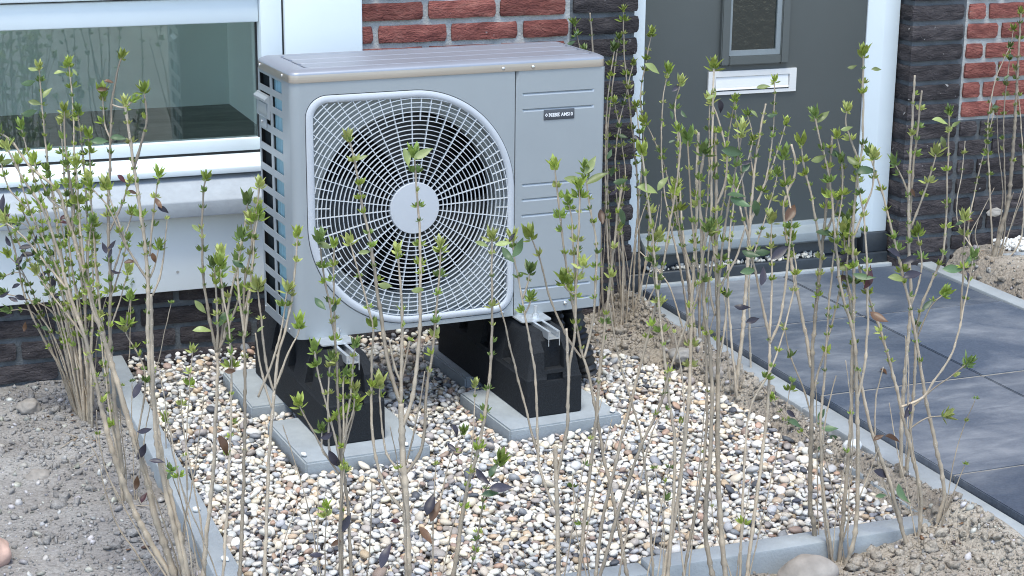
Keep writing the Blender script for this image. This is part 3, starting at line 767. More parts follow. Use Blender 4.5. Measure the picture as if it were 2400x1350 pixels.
# service panel right of the seam, with pressed grooves
bm = bmesh.new()
GRV = [(0.556, 0.5805, 0.767), (0.5165, 0.5805, 0.767), (0.332, 0.580, 0.767), (0.2945, 0.580, 0.767), (0.255, 0.580, 0.767), (0.068, 0.582, 0.767), (0.0305, 0.582, 0.765)]
zs = [0.0]
for gz, a, b in sorted(GRV): zs += [gz - 0.0062, gz - 0.0002, gz + 0.0012]
zs.append(UH - 0.003)
xsn = [SEAM + 0.0012, 0.5775, 0.582, 0.765, 0.7695, UW - 0.008]
def depth(i, j):
    if i in (2, 3) and 1 <= j < len(zs) - 1 and (j - 1) % 3 == 1: return 0.0042
    return 0.0
vsx = []
for j, z in enumerate(zs):
    for i, x in enumerate(xsn): vsx.append((x, depth(i, j), z))
nxs = len(xsn); fsx = [(j * nxs + i, j * nxs + i + 1, (j + 1) * nxs + i + 1, (j + 1) * nxs + i) for j in range(len(zs) - 1) for i in range(nxs - 1)]
k = len(vsx)
for q in range(6):
    t = q / 5 * math.pi / 2; x, y = UW - 0.008 + 0.008 * math.sin(t), 0.008 - 0.008 * math.cos(t); vsx += [(x, y, 0), (x, y, UH - 0.003)]
vsx += [(UW, UD, 0), (UW, UD, UH - 0.003)]
for q in range(6): fsx.append((k + 2 * q, k + 2 * q + 2, k + 2 * q + 3, k + 2 * q + 1))
vsx += [(SEAM + 0.0012, 0.01, 0), (SEAM + 0.0012, 0.01, UH - 0.003)]; fsx.append((len(vsx) - 2, 0, (len(zs) - 1) * nxs, len(vsx) - 1))
link("service_panel", from_py("service_panel", vsx, fsx, True, math.radians(25)), M['unit'], hp)
box("seam_gap", (SEAM - 0.004, 0.006, 0.002), (SEAM + 0.004, 0.012, UH - 0.004), M['dark'], hp)
# groove shadow lips are part of the pressed sheet above

# lid with rounded rim and three long ribs
def rrect(x0, x1, y0, y1, r, z, n=6):
    pts = []
    for cx, cy, a0 in ((x1 - r, y0 + r, -90), (x1 - r, y1 - r, 0), (x0 + r, y1 - r, 90), (x0 + r, y0 + r, 180)):
        for q in range(n + 1):
            t = math.radians(a0 + 90 * q / n); pts.append((cx + r * math.cos(t), cy + r * math.sin(t), z))
    return pts
o1 = 0.0025
rings = [rrect(-o1 + .004, UW + o1 - .004, -o1 + .004, UD + o1, 0.018, UH - 0.0025), rrect(-o1, UW + o1, -o1, UD + o1 + .004, 0.022, UH - 0.0025), rrect(-o1, UW + o1, -o1, UD + o1 + .004, 0.022, UH + 0.0150), rrect(-o1 + .0012, UW + o1 - .0012, -o1 + .0012, UD + o1 + .003, 0.021, UH + 0.0190), rrect(-o1 + .0045, UW + o1 - .0045, -o1 + .0045, UD + o1, 0.019, UH + 0.0215), rrect(0.012, UW - 0.012, 0.012, UD - .008, 0.016, UH + 0.0262), rrect(0.043, UW - 0.017, 0.0255, 0.2445, 0.020, UH + 0.0262), rrect(0.0445, UW - 0.0185, 0.027, 0.243, 0.019, UH + 0.0215)]
vs, fs = loft(rings); fs.append(tuple(range(7 * 28, 8 * 28)))
lid = link("lid", from_py("lid", vs, fs, True, math.radians(50)), M['unit_lid'], hp)
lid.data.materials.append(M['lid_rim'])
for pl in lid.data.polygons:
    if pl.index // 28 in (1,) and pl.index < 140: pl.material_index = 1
for (ya, yb) in ((0.0305, 0.0985), (0.1025, 0.1685), (0.1725, 0.2395)):
    rr = [rrect(0.0485, UW - 0.0225, ya, yb, 0.017, UH + 0.0214), rrect(0.0487, UW - 0.0227, ya + .0002, yb - .0002, 0.017, UH + 0.0255), rrect(0.0497, UW - 0.0237, ya + .0012, yb - .0012, 0.016, UH + 0.0264)]
    vs, fs = loft(rr); fs.append(tuple(range(56, 84)))
    link("lid_rib", from_py("lid_rib", vs, fs, True, math.radians(30)), M['unit_lid'], lid)
def screw(parent, p, axis, r=0.0042):
    bm = bmesh.new(); bmesh.ops.create_uvsphere(bm, u_segments=12, v_segments=6, radius=r)
    for v in bm.verts: v.co[{'x': 0, 'y': 1, 'z': 2}[axis]] *= 0.6
    return link("screw", bm_mesh("screw", bm, True), M['screw'], parent, p)
screw(lid, (0.5255, -0.003, UH + 0.006), 'y'); screw(lid, (0.6035, -0.003, UH + 0.006), 'y')
screw(lid, (-0.003, 0.246, UH + 0.008), 'x'); screw(lid, (-0.003, 0.060, UH + 0.008), 'x')
for x, z in ((0.104, 0.013), (0.527, 0.012), (0.584, 0.009), (0.700, 0.018)): screw(hp, (x, -0.001, z), 'y', 0.005)
screw(hp, (-0.001, 0.262, 0.016), 'x', 0.0035); screw(hp, (-0.001, 0.060, 0.012), 'x', 0.0035)

# left side: grid of openings in front of the coil
bm = bmesh.new()
tops = [0.603, 0.560, 0.519, 0.4675, 0.4163, 0.365, 0.3137, 0.2624, 0.211, 0.1597, 0.1083, 0.057]
bots = [0.575, 0.534, 0.485, 0.433, 0.382, 0.330, 0.279, 0.2277, 0.1763, 0.125, 0.0737, 0.0235]
ycol = [(0.075, 0.158), (0.1745, 0.2645)]
edges_z = sorted([0.0] + tops + bots + [UH - 0.003])
edges_y = [0.0661, 0.075, 0.158, 0.1745, 0.2645, 0.2745]
for i in range(len(edges_y) - 1):
    for j in range(len(edges_z) - 1):
        yc, zc = (edges_y[i] + edges_y[i + 1]) / 2, (edges_z[j] + edges_z[j + 1]) / 2
        hole = any(a < yc < b for a, b in ycol) and any(b_ < zc < t for b_, t in zip(bots, tops))
        if not hole: bm_box(bm, (0.0, edges_y[i], edges_z[j]), (0.0025, edges_y[i + 1], edges_z[j + 1]))
bmesh.ops.remove_doubles(bm, verts=bm.verts[:], dist=1e-5)
# drop the coincident inner walls between neighbouring boxes
seen = {}
for f in bm.faces:
    key = tuple(sorted(v.index for v in f.verts)); seen.setdefault(key, []).append(f)
bm.verts.index_update()
seen = {}
for f in bm.faces: seen.setdefault(frozenset(v.index for v in f.verts), []).append(f)
dele = [f for fl in seen.values() if len(fl) > 1 for f in fl]
bmesh.ops.delete(bm, geom=dele, context='FACES_ONLY')
side = link("side_grille", bm_mesh("side_grille", bm), M['unit'], hp)
bm = bmesh.new()
for q in range(46):
    y = 0.068 + q * 0.0022; bm_box(bm, (0.0085, y, 0.004), (0.016, y + 0.0009, UH - 0.006))
bm_box(bm, (0.014, 0.066, 0.004), (0.018, 0.164, UH - 0.006))
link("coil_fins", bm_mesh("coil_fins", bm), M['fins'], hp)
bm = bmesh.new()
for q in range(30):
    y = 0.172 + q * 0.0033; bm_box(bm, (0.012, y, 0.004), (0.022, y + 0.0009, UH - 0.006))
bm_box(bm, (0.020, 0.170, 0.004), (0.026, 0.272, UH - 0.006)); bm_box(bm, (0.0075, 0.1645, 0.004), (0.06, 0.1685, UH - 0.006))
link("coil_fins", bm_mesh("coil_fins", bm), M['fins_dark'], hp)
# recessed lifting grip on the side
hb = bmesh.new()
bm_prism(hb, [(-0.005, 0.553), (-0.013, 0.547), (-0.013, 0.543), (-0.005, 0.536), (-0.006, 0.502), (-0.0025, 0.498), (0.0, 0.498), (0.0, 0.556), (-0.004, 0.556)], 'y', 0.176, 0.275)
hb_m = bm_mesh("grip", hb, True, math.radians(30))
link("grip", hb_m, M['unit'], hp)
box("grip_hollow", (-0.0072, 0.186, 0.508), (-0.0050, 0.256, 0.535), M['shroud'], hp, 0.0008)
box("grip_plate", (-0.0028, 0.205, 0.474), (0.0008, 0.262, 0.4985), M['unit'], hp, 0.001)
screw(hp, (-0.004, 0.236, 0.487), 'x', 0.004)

# inside: shroud plate with bell mouth, fan, dark casing
RB = 0.2375
vs, fs = loft([polar([r + 0.006 for r in R_IN], 0.026), polar([RB] * NA, 0.026), polar([RB - 0.012] * NA, 0.040), polar([RB - 0.014] * NA, 0.085)])
link("shroud", from_py("shroud", vs, fs, True, math.radians(35)), M['shroud'], hp)
bm = bmesh.new()
bm_box(bm, (0.0015, UD - 0.020 + 0.018, 0.003), (0.061, UD - 0.0005, UH - 0.004)); bm_box(bm, (0.062, UD - 0.020, 0.003), (UW - 0.004, UD - 0.002, UH - 0.004)); bm_box(bm, (0.063, 0.10, 0.003), (0.066, UD - 0.0205, UH - 0.004)); bm_box(bm, (0.56, 0.013, 0.003), (0.566, UD - 0.0205, UH - 0.004))
bm_box(bm, (0.012, 0.0135, 0.0005), (UW - 0.002, UD - 0.0008, 0.0028))
link("inner_casing", bm_mesh("inner_casing", bm), M['dark'], hp)
bm = bmesh.new(); bm_cyl(bm, (GX, 0.080, GZ), 0.062, 'y', 0.05, 32)
fan = link("fan", bm_mesh("fan", bm, True, 0.7), M['blade'], hp)
for q in range(3):
    rows = []
    for iu in range(9):
        u = iu / 8; r = 0.058 + u * 0.160; row = []
        a0 = math.radians(120 * q + 20 + 30 * u); span = math.radians(84 - 12 * u)
        for iv in range(13):
            t = iv / 12; a = a0 + span * t
            row.append((GX + r * math.cos(a), 0.118 - 0.060 * t - 0.012 * math.sin(t * math.pi) + 0.01 * u, GZ + r * math.sin(a)))
        rows.append(row)
    vs, fs = loft(rows, False)
    me = from_py("fan_blade", vs, fs, True); 
    link("fan_blade", me, M['blade'], fan)

# guard: frame ring, hub plate, concentric bars and spokes
vs, fs = loft([polar(R_OUT, 0.006), polar(R_OUT, -0.0005), polar(R_LIP, -0.0030), polar([(a + b) / 2 for a, b in zip(R_LIP, R_IN)], -0.0036), polar([r + 0.003 for r in R_IN], -0.0026), polar(R_IN, 0.0006), polar(R_IN, 0.012)])
guard = link("fan_guard", from_py("fan_guard", vs, fs, True, math.radians(40)), M['guard'], hp)
vs, fs = loft([polar([0.0625] * NA, 0.012), polar([0.0625] * NA, -0.001), polar([0.0612] * NA, -0.0028), polar([0.02] * NA, -0.0034)]); fs.append(tuple(range(3 * NA, 4 * NA))[::-1])
link("hub_plate", from_py("hub_plate", vs, fs, True, math.radians(50)), M['guard'], guard)
def rin(a):
    f = (a % (2 * math.pi)) / (2 * math.pi) * NA; i = int(f); t = f - i
    return R_IN[i % NA] * (1 - t) + R_IN[(i + 1) % NA] * t
bv, bf = [], []
def bar(pts, w, y0, y1, nrm):
    """flat bar through pts (x,z); nrm gives the in-plane side direction per point"""
    k = len(bv)
    for (x, z), (nx_, nz_) in zip(pts, nrm):
        bv.extend([(x - nx_ * w, y0, z - nz_ * w), (x + nx_ * w, y0, z + nz_ * w), (x + nx_ * w * 0.8, y1, z + nz_ * w * 0.8), (x - nx_ * w * 0.8, y1, z - nz_ * w * 0.8)])
    for q in range(len(pts) - 1):
        a = k + 4 * q
        for e in range(4): bf.append((a + e, a + (e + 1) % 4, a + 4 + (e + 1) % 4, a + 4 + e))
    bf.append((k, k + 3, k + 2, k + 1)); e = k + 4 * (len(pts) - 1); bf.append((e, e + 1, e + 2, e + 3))
NS = 288
r = 0.0625 + 0.0106
while r < 0.39:
    run = []
    flags = [r < rin(2 * math.pi * i / NS) + 0.0008 for i in range(NS)]
    if all(flags):
        a_ = [2 * math.pi * i / NS for i in range(NS + 1)]; runs = [a_]
    else:
        runs = []; start = next((i for i in range(NS) if flags[i] and not flags[i - 1]), None)
        if start is None: r += 0.0106; continue
        cur = []
        for q in range(NS + 1):
            i = (start + q) % NS
            if flags[i] and q < NS: cur.append(2 * math.pi * (start + q) / NS)
            elif cur: runs.append(cur); cur = []
    for a_ in runs:
        if len(a_) > 1: bar([(GX + r * math.cos(a), GZ + r * math.sin(a)) for a in a_], 0.0007, -0.0012, 0.0045, [(math.cos(a), math.sin(a)) for a in a_])
    r += 0.0106
for q in range(64):
    a = 2 * math.pi * q / 64 + 0.0245
    ra = 0.060 if q % 2 == 0 else 0.0625 + 0.0106 * 14
    rb = rin(a) + 0.001
    if rb - ra < 0.01: continue
    nrm = (-math.sin(a), math.cos(a))
    bar([(GX + ra * math.cos(a), GZ + ra * math.sin(a)), (GX + rb * math.cos(a), GZ + rb * math.sin(a))], 0.00075, -0.0008, 0.007, [nrm, nrm])
link("guard_bars", from_py("guard_bars", bv, bf), M['wire'], guard)

# name plate
badge = box("name_plate", (0.634, -0.0018, 0.4870), (0.7165, 0.0004, 0.5125), M['badge'], hp, 0.0012)
def text_mesh(txt, size, x, z, y, off=0.0, sx=1.0):
    cu = bpy.data.curves.new("lettering", 'FONT'); cu.body = txt; cu.size = size; cu.offset = off; cu.extrude = 0.0002
    ob = bpy.data.objects.new("lettering", cu); COL.objects.link(ob)
    dg = bpy.context.evaluated_depsgraph_get(); me = bpy.data.meshes.new_from_object(ob.evaluated_get(dg))
    bpy.data.objects.remove(ob)
    me.transform(Matrix.Translation((x, y, z)) @ Matrix.Rotation(math.radians(90), 4, 'X') @ Matrix.Diagonal((sx, 1, 1, 1)))
    return me
def slab_letters():
    """N I B E in heavy slab-serif capitals, built as prisms (x, z in letter heights)"""
    bm = bmesh.new(); h = 0.0088; x = 0.0
    def rect(a, b, c, d): bm_prism(bm, [(x + a * h, b * h), (x + c * h, b * h), (x + c * h, d * h), (x + a * h, d * h)], 'y', -0.0002, 0.0)
    def poly(pts): bm_prism(bm, [(x + a * h, b * h) for a, b in pts], 'y', -0.00021, 0.0)
    rect(0, 0, .38, .10); rect(.1, .1, .27, .9); rect(0, .9, .3, 1); poly([(.2, 1), (.45, 1), (.95, 0), (.75, 0)]); rect(.78, .1, .92, .9); rect(.66, .9, 1.05, 1); x += 1.12 * h
    rect(0, 0, .5, .12); rect(.1, .12, .4, .88); rect(0, .88, .5, 1); x += .58 * h
    rect(0, 0, .62, .14); rect(.1, .14, .38, .86); rect(0, .86, .62, 1); rect(.38, .45, .66, .57); rect(.62, .08, .82, .47); rect(.58, .55, .78, .93); x += .90 * h
    rect(0, 0, .78, .14); rect(.1, .14, .38, .86); rect(0, .86, .78, 1); rect(.38, .44, .6, .57); rect(.68, .14, .78, .32); rect(.68, .7, .78, .86)
    return bm_mesh("lettering", bm)
me = slab_letters(); me.transform(Matrix.Translation((0.6465, -0.0019, 0.4950))); link("lettering", me, M['print'], badge)
me = text_mesh("AMS10", 0.0118, 0.6800, 0.4952, -0.0019, 0.0002, 0.92); link("lettering", me, M['print'], badge)
bm = bmesh.new()
bm_prism(bm, [(0.6370, 0.4995), (0.6408, 0.4950), (0.6446, 0.4995), (0.6408, 0.5040)], 'y', -0.00205, -0.0018)
link("logo", bm_mesh("logo", bm), M['print'], badge)
bm = bmesh.new(); bm_prism(bm, [(0.6390, 0.4995), (0.6408, 0.4973), (0.6426, 0.4995), (0.6408, 0.5017)], 'y', -0.00215, -0.00206)
link("logo", bm_mesh("logo", bm), M['badge'], badge)

# valve cover on the right side, drain and corrugated pipes
box("valve_cover", (UW + 0.0005, 0.130, 0.060), (UW + 0.052, 0.262, 0.290), M['unit'], hp, 0.010, 3)
def tube(name, pts, r, mat, parent=None, seg=12, ribs=False, sub=8):
    P = [Vector(p) for p in pts]; path = []
    for i in range(len(P) - 1):
        p0, p1, p2, p3 = P[max(i - 1, 0)], P[i], P[i + 1], P[min(i + 2, len(P) - 1)]
        for s in range(sub):
            t = s / sub
            path.append(0.5 * ((2 * p1) + (-p0 + p2) * t + (2 * p0 - 5 * p1 + 4 * p2 - p3) * t * t + (-p0 + 3 * p1 - 3 * p2 + p3) * t ** 3))
    path.append(P[-1])
    vs, fs = [], []; up_ = Vector((0.31, 0.2, 0.93)).normalized()
    for i, c in enumerate(path):
        d = (path[min(i + 1, len(path) - 1)] - path[max(i - 1, 0)]).normalized()
        a = d.cross(up_).normalized(); b_ = d.cross(a)
        rr = r * (1.0 if not ribs else (1.12 if i % 2 else 0.9))
        for q in range(seg):
            t = 2 * math.pi * q / seg; vs.append(tuple(c + a * rr * math.cos(t) + b_ * rr * math.sin(t)))
    for i in range(len(path) - 1):
        for q in range(seg):
            fs.append((i * seg + q, i * seg + (q + 1) % seg, (i + 1) * seg + (q + 1) % seg, (i + 1) * seg + q))
    fs.append(tuple(range(seg))[::-1]); fs.append(tuple((len(path) - 1) * seg + q for q in range(seg)))
    return link(name, from_py(name, vs, fs, True, math.radians(60)), mat, parent)
tube("corrugated_pipe", [(0.735, 0.205, 0.0), (0.735, 0.205, -0.05), (0.742, 0.20, -0.11), (0.750, 0.195, -0.20)], 0.036, M['pipe'], hp, 18, True, 9)
tube("corrugated_pipe", [(0.790, 0.240, 0.01), (0.795, 0.240, -0.06), (0.802, 0.245, -0.13), (0.81, 0.25, -0.21)], 0.028, M['pipe'], hp, 16, True, 8)
tube("corrugated_pipe", [(0.775, 0.12, -0.02), (0.785, 0.11, -0.09), (0.80, 0.10, -0.15), (0.815, 0.095, -0.215)], 0.026, M['pipe'], hp, 16, True, 8)

# ------------------------------------------------------------------ rubber feet and slabs
def foot(cx, label):
    """cx: centre along the unit's front axis"""
    c, s = math.cos(HP_RZ), math.sin(HP_RZ)
    y0 = -0.158
    t = empty("support_foot", (cx * c - y0 * s, cx * s + y0 * c, 0.0205), HP_RZ)
    t.scale = (1, 1, 1.066)
    tag(t, label, "support foot", "rubber feet under the heat pump")
    L, w, h1, h2 = 0.60, 0.0755, 0.088, 0.190
    lower = [(-w, 0, 0), (w, 0, 0), (w, L, 0), (-w, L, 0)]
    def ring(ix, iy0, iy1, z, r=0.010): return rrect(-w + ix, w - ix, iy0, L - iy1, r, z, 4)
    rings = [ring(0.002, 0.002, 0.002, 0.0), ring(0.0, 0.0, 0.0, 0.003), ring(0.0005, 0.0005, 0.0005, h1), ring(0.0035, 0.003, 0.003, h1 + 0.004), ring(0.017, 0.010, 0.010, 0.150), ring(0.030, 0.042, 0.042, h2 - 0.006), ring(0.034, 0.046, 0.046, h2)]
    vs, fs = loft(rings); n = len(rings[0]); fs.append(tuple(range(6 * n, 7 * n))); fs.append(tuple(range(n))[::-1])
    bm = bmesh.new(); me_ = from_py("tmp", vs, fs); bm.from_mesh(me_); bpy.data.meshes.remove(me_)
    body = link("body", bm_mesh("body", bm, True, math.radians(38)), M['rubber'], t)
    # cut the end slot, drain slot and side pockets out of the block
    cut = bmesh.new()
    bm_box(cut, (-0.0265, -0.02, 0.108), (0.0265, 0.030, 0.25)); bm_box(cut, (-0.0265, L - 0.030, 0.108), (0.0265, L + 0.02, 0.25))
    bm_box(cut, (-0.022, -0.02, 0.083), (0.022, 0.012, 0.100))
    for yy in (0.115, 0.255, 0.40):
        for sx in (-1, 1):
            a, b_ = sorted((sx * (w + 0.02), sx * (w - 0.026)))
            bm_prism(cut, [(yy, 0.098), (yy + 0.052, 0.098), (yy + 0.052, 0.215), (yy, 0.215)], 'x', a, b_)
    bm_box(cut, (-0.0165, -0.02, 0.178), (0.0165, L + 0.02, 0.23))
    co = link("cut", bm_mesh("cut", cut), None, t)
    md = body.modifiers.new("cut", 'BOOLEAN'); md.operation = 'DIFFERENCE'; md.solver = 'EXACT'; md.object = co
    bpy.context.view_layer.update()
    dg = bpy.context.evaluated_depsgraph_get()
    nm = bpy.data.meshes.new_from_object(body.evaluated_get(dg)); nm.name = "body"
    body.modifiers.clear(); body.data = nm; smooth(nm, math.radians(30))
    if not nm.materials: nm.materials.append(M['rubber'])
    bpy.data.objects.remove(co)
    # aluminium channel along the top
    ch = bmesh.new()
    bm_box(ch, (-0.0155, 0.012, 0.1785), (0.0155, L - 0.03, 0.1810)); bm_box(ch, (-0.0157, 0.012, 0.1810), (-0.0132, L - 0.03, 0.1975)); bm_box(ch, (0.0132, 0.012, 0.1810), (0.0157, L - 0.03, 0.1975))
    bm_box(ch, (-0.0132, 0.012, 0.1951), (-0.0085, L - 0.03, 0.1974)); bm_box(ch, (0.0085, 0.012, 0.1951), (0.0132, L - 0.03, 0.1974))
    rail = link("rail", bm_mesh("rail", ch), M['zinc'], t)
    for sx in (-1, 1):
        b1 = bmesh.new(); bm_box(b1, (sx * 0.0144 - 0.0008, 0.0095, 0.163), (sx * 0.0144 + 0.0008, 0.0119, 0.1975)); link("rail_clip", bm_mesh("rail_clip", b1), M['zinc'], rail)
    for y in (0.120, 0.405):
        pl = bmesh.new(); vsr = rrect(-0.046, 0.036, y - 0.020, y + 0.045, 0.008, 0.1980, 4); vst = rrect(-0.046, 0.036, y - 0.020, y + 0.045, 0.008, 0.2012, 4)
        v_, f_ = loft([vsr, vst]); f_.append(tuple(range(20, 40))); f_.append(tuple(range(20))[::-1])
        br = link("bracket", from_py("bracket", v_, f_), M['zinc'], t)
        bb = bmesh.new(); bm_cyl(bb, (0.002, y + 0.006, 0.2062), 0.0095, 'z', 0.0098, 6); bm_cyl(bb, (0.002, y + 0.006, 0.2135), 0.0048, 'z', 0.032, 14); bm_cyl(bb, (0.002, y + 0.006, 0.2018), 0.0125, 'z', 0.0016, 20)
        link("bolt", bm_mesh("bolt", bb, True, 0.6), M['zinc'], br)
    return t
foot(0.089, "black recycled rubber foot under the fan end of the heat pump")
foot(0.602, "black recycled rubber foot under the plain service end of the heat pump")

def slab(cx, cy, label, rz):
    bm = bmesh.new(); bm_box(bm, (-0.152, -0.152, -0.045), (0.152, 0.152, 0.0)); bmesh.ops.bevel(bm, geom=bm.edges[:], offset=0.004, segments=2, affect='EDGES')
    o = link("concrete_slab", bm_mesh("concrete_slab", bm, True, math.radians(40)), M['slab'], None, (cx, cy, 0.020), (0, 0, rz))
    tag(o, label, "concrete slab", "slabs under the rubber feet"); return o
slab(0.096, -0.082, "grey square slab under the front end of the fan side's rubber foot", math.radians(3.5))
slab(0.607, -0.032, "grey square slab under the front end of the service side's rubber foot", math.radians(4.2))
slab(0.070, 0.330, "grey square slab under the wall end of the fan side's rubber foot", math.radians(1.5))
slab(0.640, 0.372, "grey square slab under the wall end of the service side's rubber foot", math.radians(3.0))
# ------------------------------------------------------------------ gravel: pebbles dropped one after another onto a height field
prg = np.random.default_rng(21)
STONES = [ico(2, 40 + s, (1.0, 0.80, (0.50, 0.40, 0.56)[s % 3]), (0.20, 0.34, 0.28)[s % 3], (1.2, 1.9, 1.5)[s % 3]) for s in range(14)]
CELL = 0.0025
gx0, gx1, gy0, gy1 = BED[0] - 0.002, BED[1] - 0.010, BED[2], 0.745
GW, GH = int((gx1 - gx0) / CELL) + 1, int((gy1 - gy0) / CELL) + 1
HF = np.full((GH, GW), -0.0245)
YYc, XXc = np.mgrid[0:GH, 0:GW]; wx = gx0 + XXc * CELL; wy = gy0 + YYc * CELL
HF += 0.022 * np.clip((wy - 0.3) / 0.45, 0, 1)                                   # bed rises a little towards the wall
block = np.zeros_like(HF, bool)
for cx, cy, rz in ((0.096, -0.082, 3.5), (0.607, -0.032, 4.2), (0.070, 0.330, 1.5), (0.640, 0.372, 3.0)):
    c, s = math.cos(math.radians(rz)), math.sin(math.radians(rz)); dx, dy = wx - cx, wy - cy
    u, v = dx * c + dy * s, -dx * s + dy * c
    block |= (abs(u) < 0.156) & (abs(v) < 0.156)
HF[block] = 0.022
# the bed thins out under spilled soil on its right side
edge_x = np.interp(wy, [-0.95, -0.80, -0.55, -0.22, 0.10, 0.32, 0.48, 0.75], [1.115, 1.095, 1.115, 1.11, 1.07, 1.00, 0.90, 0.86])
PAL = [((0.66, 0.63, 0.57), 25), ((0.56, 0.545, 0.515), 15), ((0.58, 0.51, 0.42), 15), ((0.42, 0.42, 0.42), 10), ((0.32, 0.285, 0.26), 10), ((0.21, 0.215, 0.23), 8), ((0.47, 0.36, 0.25), 5), ((0.40, 0.27, 0.20), 2.5), ((0.085, 0.09, 0.105), 4), ((0.30, 0.22, 0.18), 3.5), ((0.70, 0.62, 0.48), 5)]
pw = np.array([w for _, w in PAL]); pw = pw / pw.sum()
sto = []
NST = 20000
for i in range(NST):
    a = 0.0075 * math.exp(prg.normal(0, 0.28)); a = min(max(a, 0.0036), 0.0175)
    if prg.uniform() < 0.012: a *= 1.45
    R = rand_rot(prg, 0.38); k = prg.integers(14)
    Rm = R * a
    bx = a * 0.92; nc = max(1, int(bx / CELL))
    oy, ox = np.mgrid[-nc:nc + 1, -nc:nc + 1]; q = ((ox * CELL) ** 2 + (oy * CELL) ** 2) / (bx * bx)
    msk = q < 1
    dep = 0.45 * a * np.sqrt(np.clip(1 - q, 0, 1))
    best = None
    for _ in range(6):
        ix, iy = prg.integers(nc, GW - nc), prg.integers(nc, GH - nc)
        if block[iy, ix] or wx[iy, ix] > edge_x[iy, ix] + prg.normal(0, 0.012): continue
        hz = (HF[iy - nc:iy + nc + 1, ix - nc:ix + nc + 1] + dep)[msk].max()
        if best is None or hz < best[0]: best = (hz, ix, iy)
    if best is None: continue
    hz, ix, iy = best
    hz -= 0.0012
    sub = HF[iy - nc:iy + nc + 1, ix - nc:ix + nc + 1]
    sub[msk] = np.maximum(sub[msk], (hz + dep * 0.95)[msk])
    ci = prg.choice(len(PAL), p=pw); col = np.array(PAL[ci][0]) * prg.uniform(0.86, 1.1) * np.array([1, prg.uniform(.975, 1.01), prg.uniform(.94, 1.01)])
    sto.append((k, Rm, np.array([wx[iy, ix], wy[iy, ix], hz]), a, np.clip(col, 0.02, 0.82)))
# a few strays on the slabs, the edging and the soil
for (x, y, z) in ((-0.04, -0.20, .026), (0.20, -0.215, .026), (-0.33, -0.42, .018), (-0.325, -0.69, .018), (0.75, -0.16, .026), (1.10, -0.60, .03), (1.13, -0.55, .035), (1.09, -0.70, .03), (1.14, -0.45, .03), (1.10, -0.35, .03), (0.99, 0.52, .03)):
    sto.append((prg.integers(14), rand_rot(prg, 0.3) * 0.009, np.array([x, y, z]), 0.009, np.array([0.7, 0.69, 0.66])))
# the 300 that show largest: on top and nearest the camera
camp = np.array([-0.948, -3.889, 1.466])
def toplevel(s):
    iy, ix = int((s[2][1] - gy0) / CELL), int((s[2][0] - gx0) / CELL)
    if not (0 <= iy < GH and 0 <= ix < GW): return True
    return HF[iy, ix] <= s[2][2] + s[3] * 0.6
fw, rt, dn = np.array(FWD), np.array(RIGHT), np.array(DOWN)
def in_view(p):
    d = p - camp; w = d @ fw
    return abs(d @ rt / w * 4116.5) < 1195 and abs(d @ dn / w * 4116.5) < 672
score = [(s[3] / np.linalg.norm(s[2] - camp)) if (toplevel(s) and in_view(s[2])) else 0 for s in sto]
order = np.argsort(score)[::-1]
single = set(order[:300].tolist())
rest = [i for i in range(len(sto)) if i not in single]
gravel = link("gravel", joined("gravel", [(STONES[sto[i][0]][0], STONES[sto[i][0]][1], sto[i][1], sto[i][2]) for i in rest], M['pebbles'], [sto[i][4] for i in rest]))
tag(gravel, kind='stuff')
stone_me = []
for v, f in STONES:
    me = from_py("pebble", v.tolist(), f.tolist(), True); me.materials.append(M['stone_one']); stone_me.append(me)
for i in order[:300]:
    k, Rm, loc, a, col = sto[i]
    o = bpy.data.objects.new("pebble", stone_me[k]); COL.objects.link(o); o.parent = gravel
    mm = Matrix(((Rm[0][0], Rm[0][1], Rm[0][2], loc[0]), (Rm[1][0], Rm[1][1], Rm[1][2], loc[1]), (Rm[2][0], Rm[2][1], Rm[2][2], loc[2]), (0, 0, 0, 1)))
    o.matrix_world = mm; o.color = (*col, 1)
# white chippings in the bed far right, by the wall
items, cols = [], []
for _ in range(420):
    x, y = prg.uniform(2.50, 2.78), prg.uniform(0.62, 0.74)
    if (x - 2.6) * 0.2 + 0.62 > y + 0.06: continue
    s = prg.uniform(0.006, 0.011); k = prg.integers(14)
    items.append((STONES[k][0], STONES[k][1], rand_rot(prg, 0.8) * s, np.array([x, y, 0.094 + prg.uniform(0, 0.016)]))); cols.append(np.array([0.78, 0.77, 0.74]) * prg.uniform(0.85, 1.05))
wc = link("white_gravel", joined("white_gravel", items, M['pebbles'], cols)); tag(wc, kind='stuff')
kerb("edging_band", (2.44, 0.585, 0.02), (3.2, 0.612, 0.098), "thin grey edging strip in front of the white chippings under the right wall", eg, 0.004)

# ------------------------------------------------------------------ single stones lying in the soil
def rock(label, loc, size, col, seed, sq=(1, .85, .7), amp=0.22, cat="stone", name="stone", rz=0.0):
    v, f = ico(4, seed, sq, amp, 0.9)
    me = from_py(name, (v * size).tolist(), f.tolist(), True); me.materials.append(M['rock'])
    o = link(name, me, None, None, loc, (0, 0, rz)); o.color = (*col, 1)
    tag(o, label, cat); return o
rock("smooth pink stone lying on bare soil at the photo's left edge", (-0.765, -0.405, -0.025), 0.055, (0.46, 0.31, 0.25), 3, (1.0, 0.9, 0.75))
rock("round grey boulder lying against the front concrete edging", (0.770, -1.075, -0.026), 0.058, (0.25, 0.225, 0.20), 8, (1.15, 0.8, 0.72), 0.16)
rock("pale white stone at the foot of stems beside the half buried edging", (1.16, -0.60, 0.035), 0.021, (0.55, 0.55, 0.54), 12, (1, .8, .9), 0.3)
rock("small grey stone by the soil heap right of the service end's foot", (1.095, 0.165, 0.035), 0.034, (0.25, 0.235, 0.215), 14, (1.1, .8, .6), 0.3)
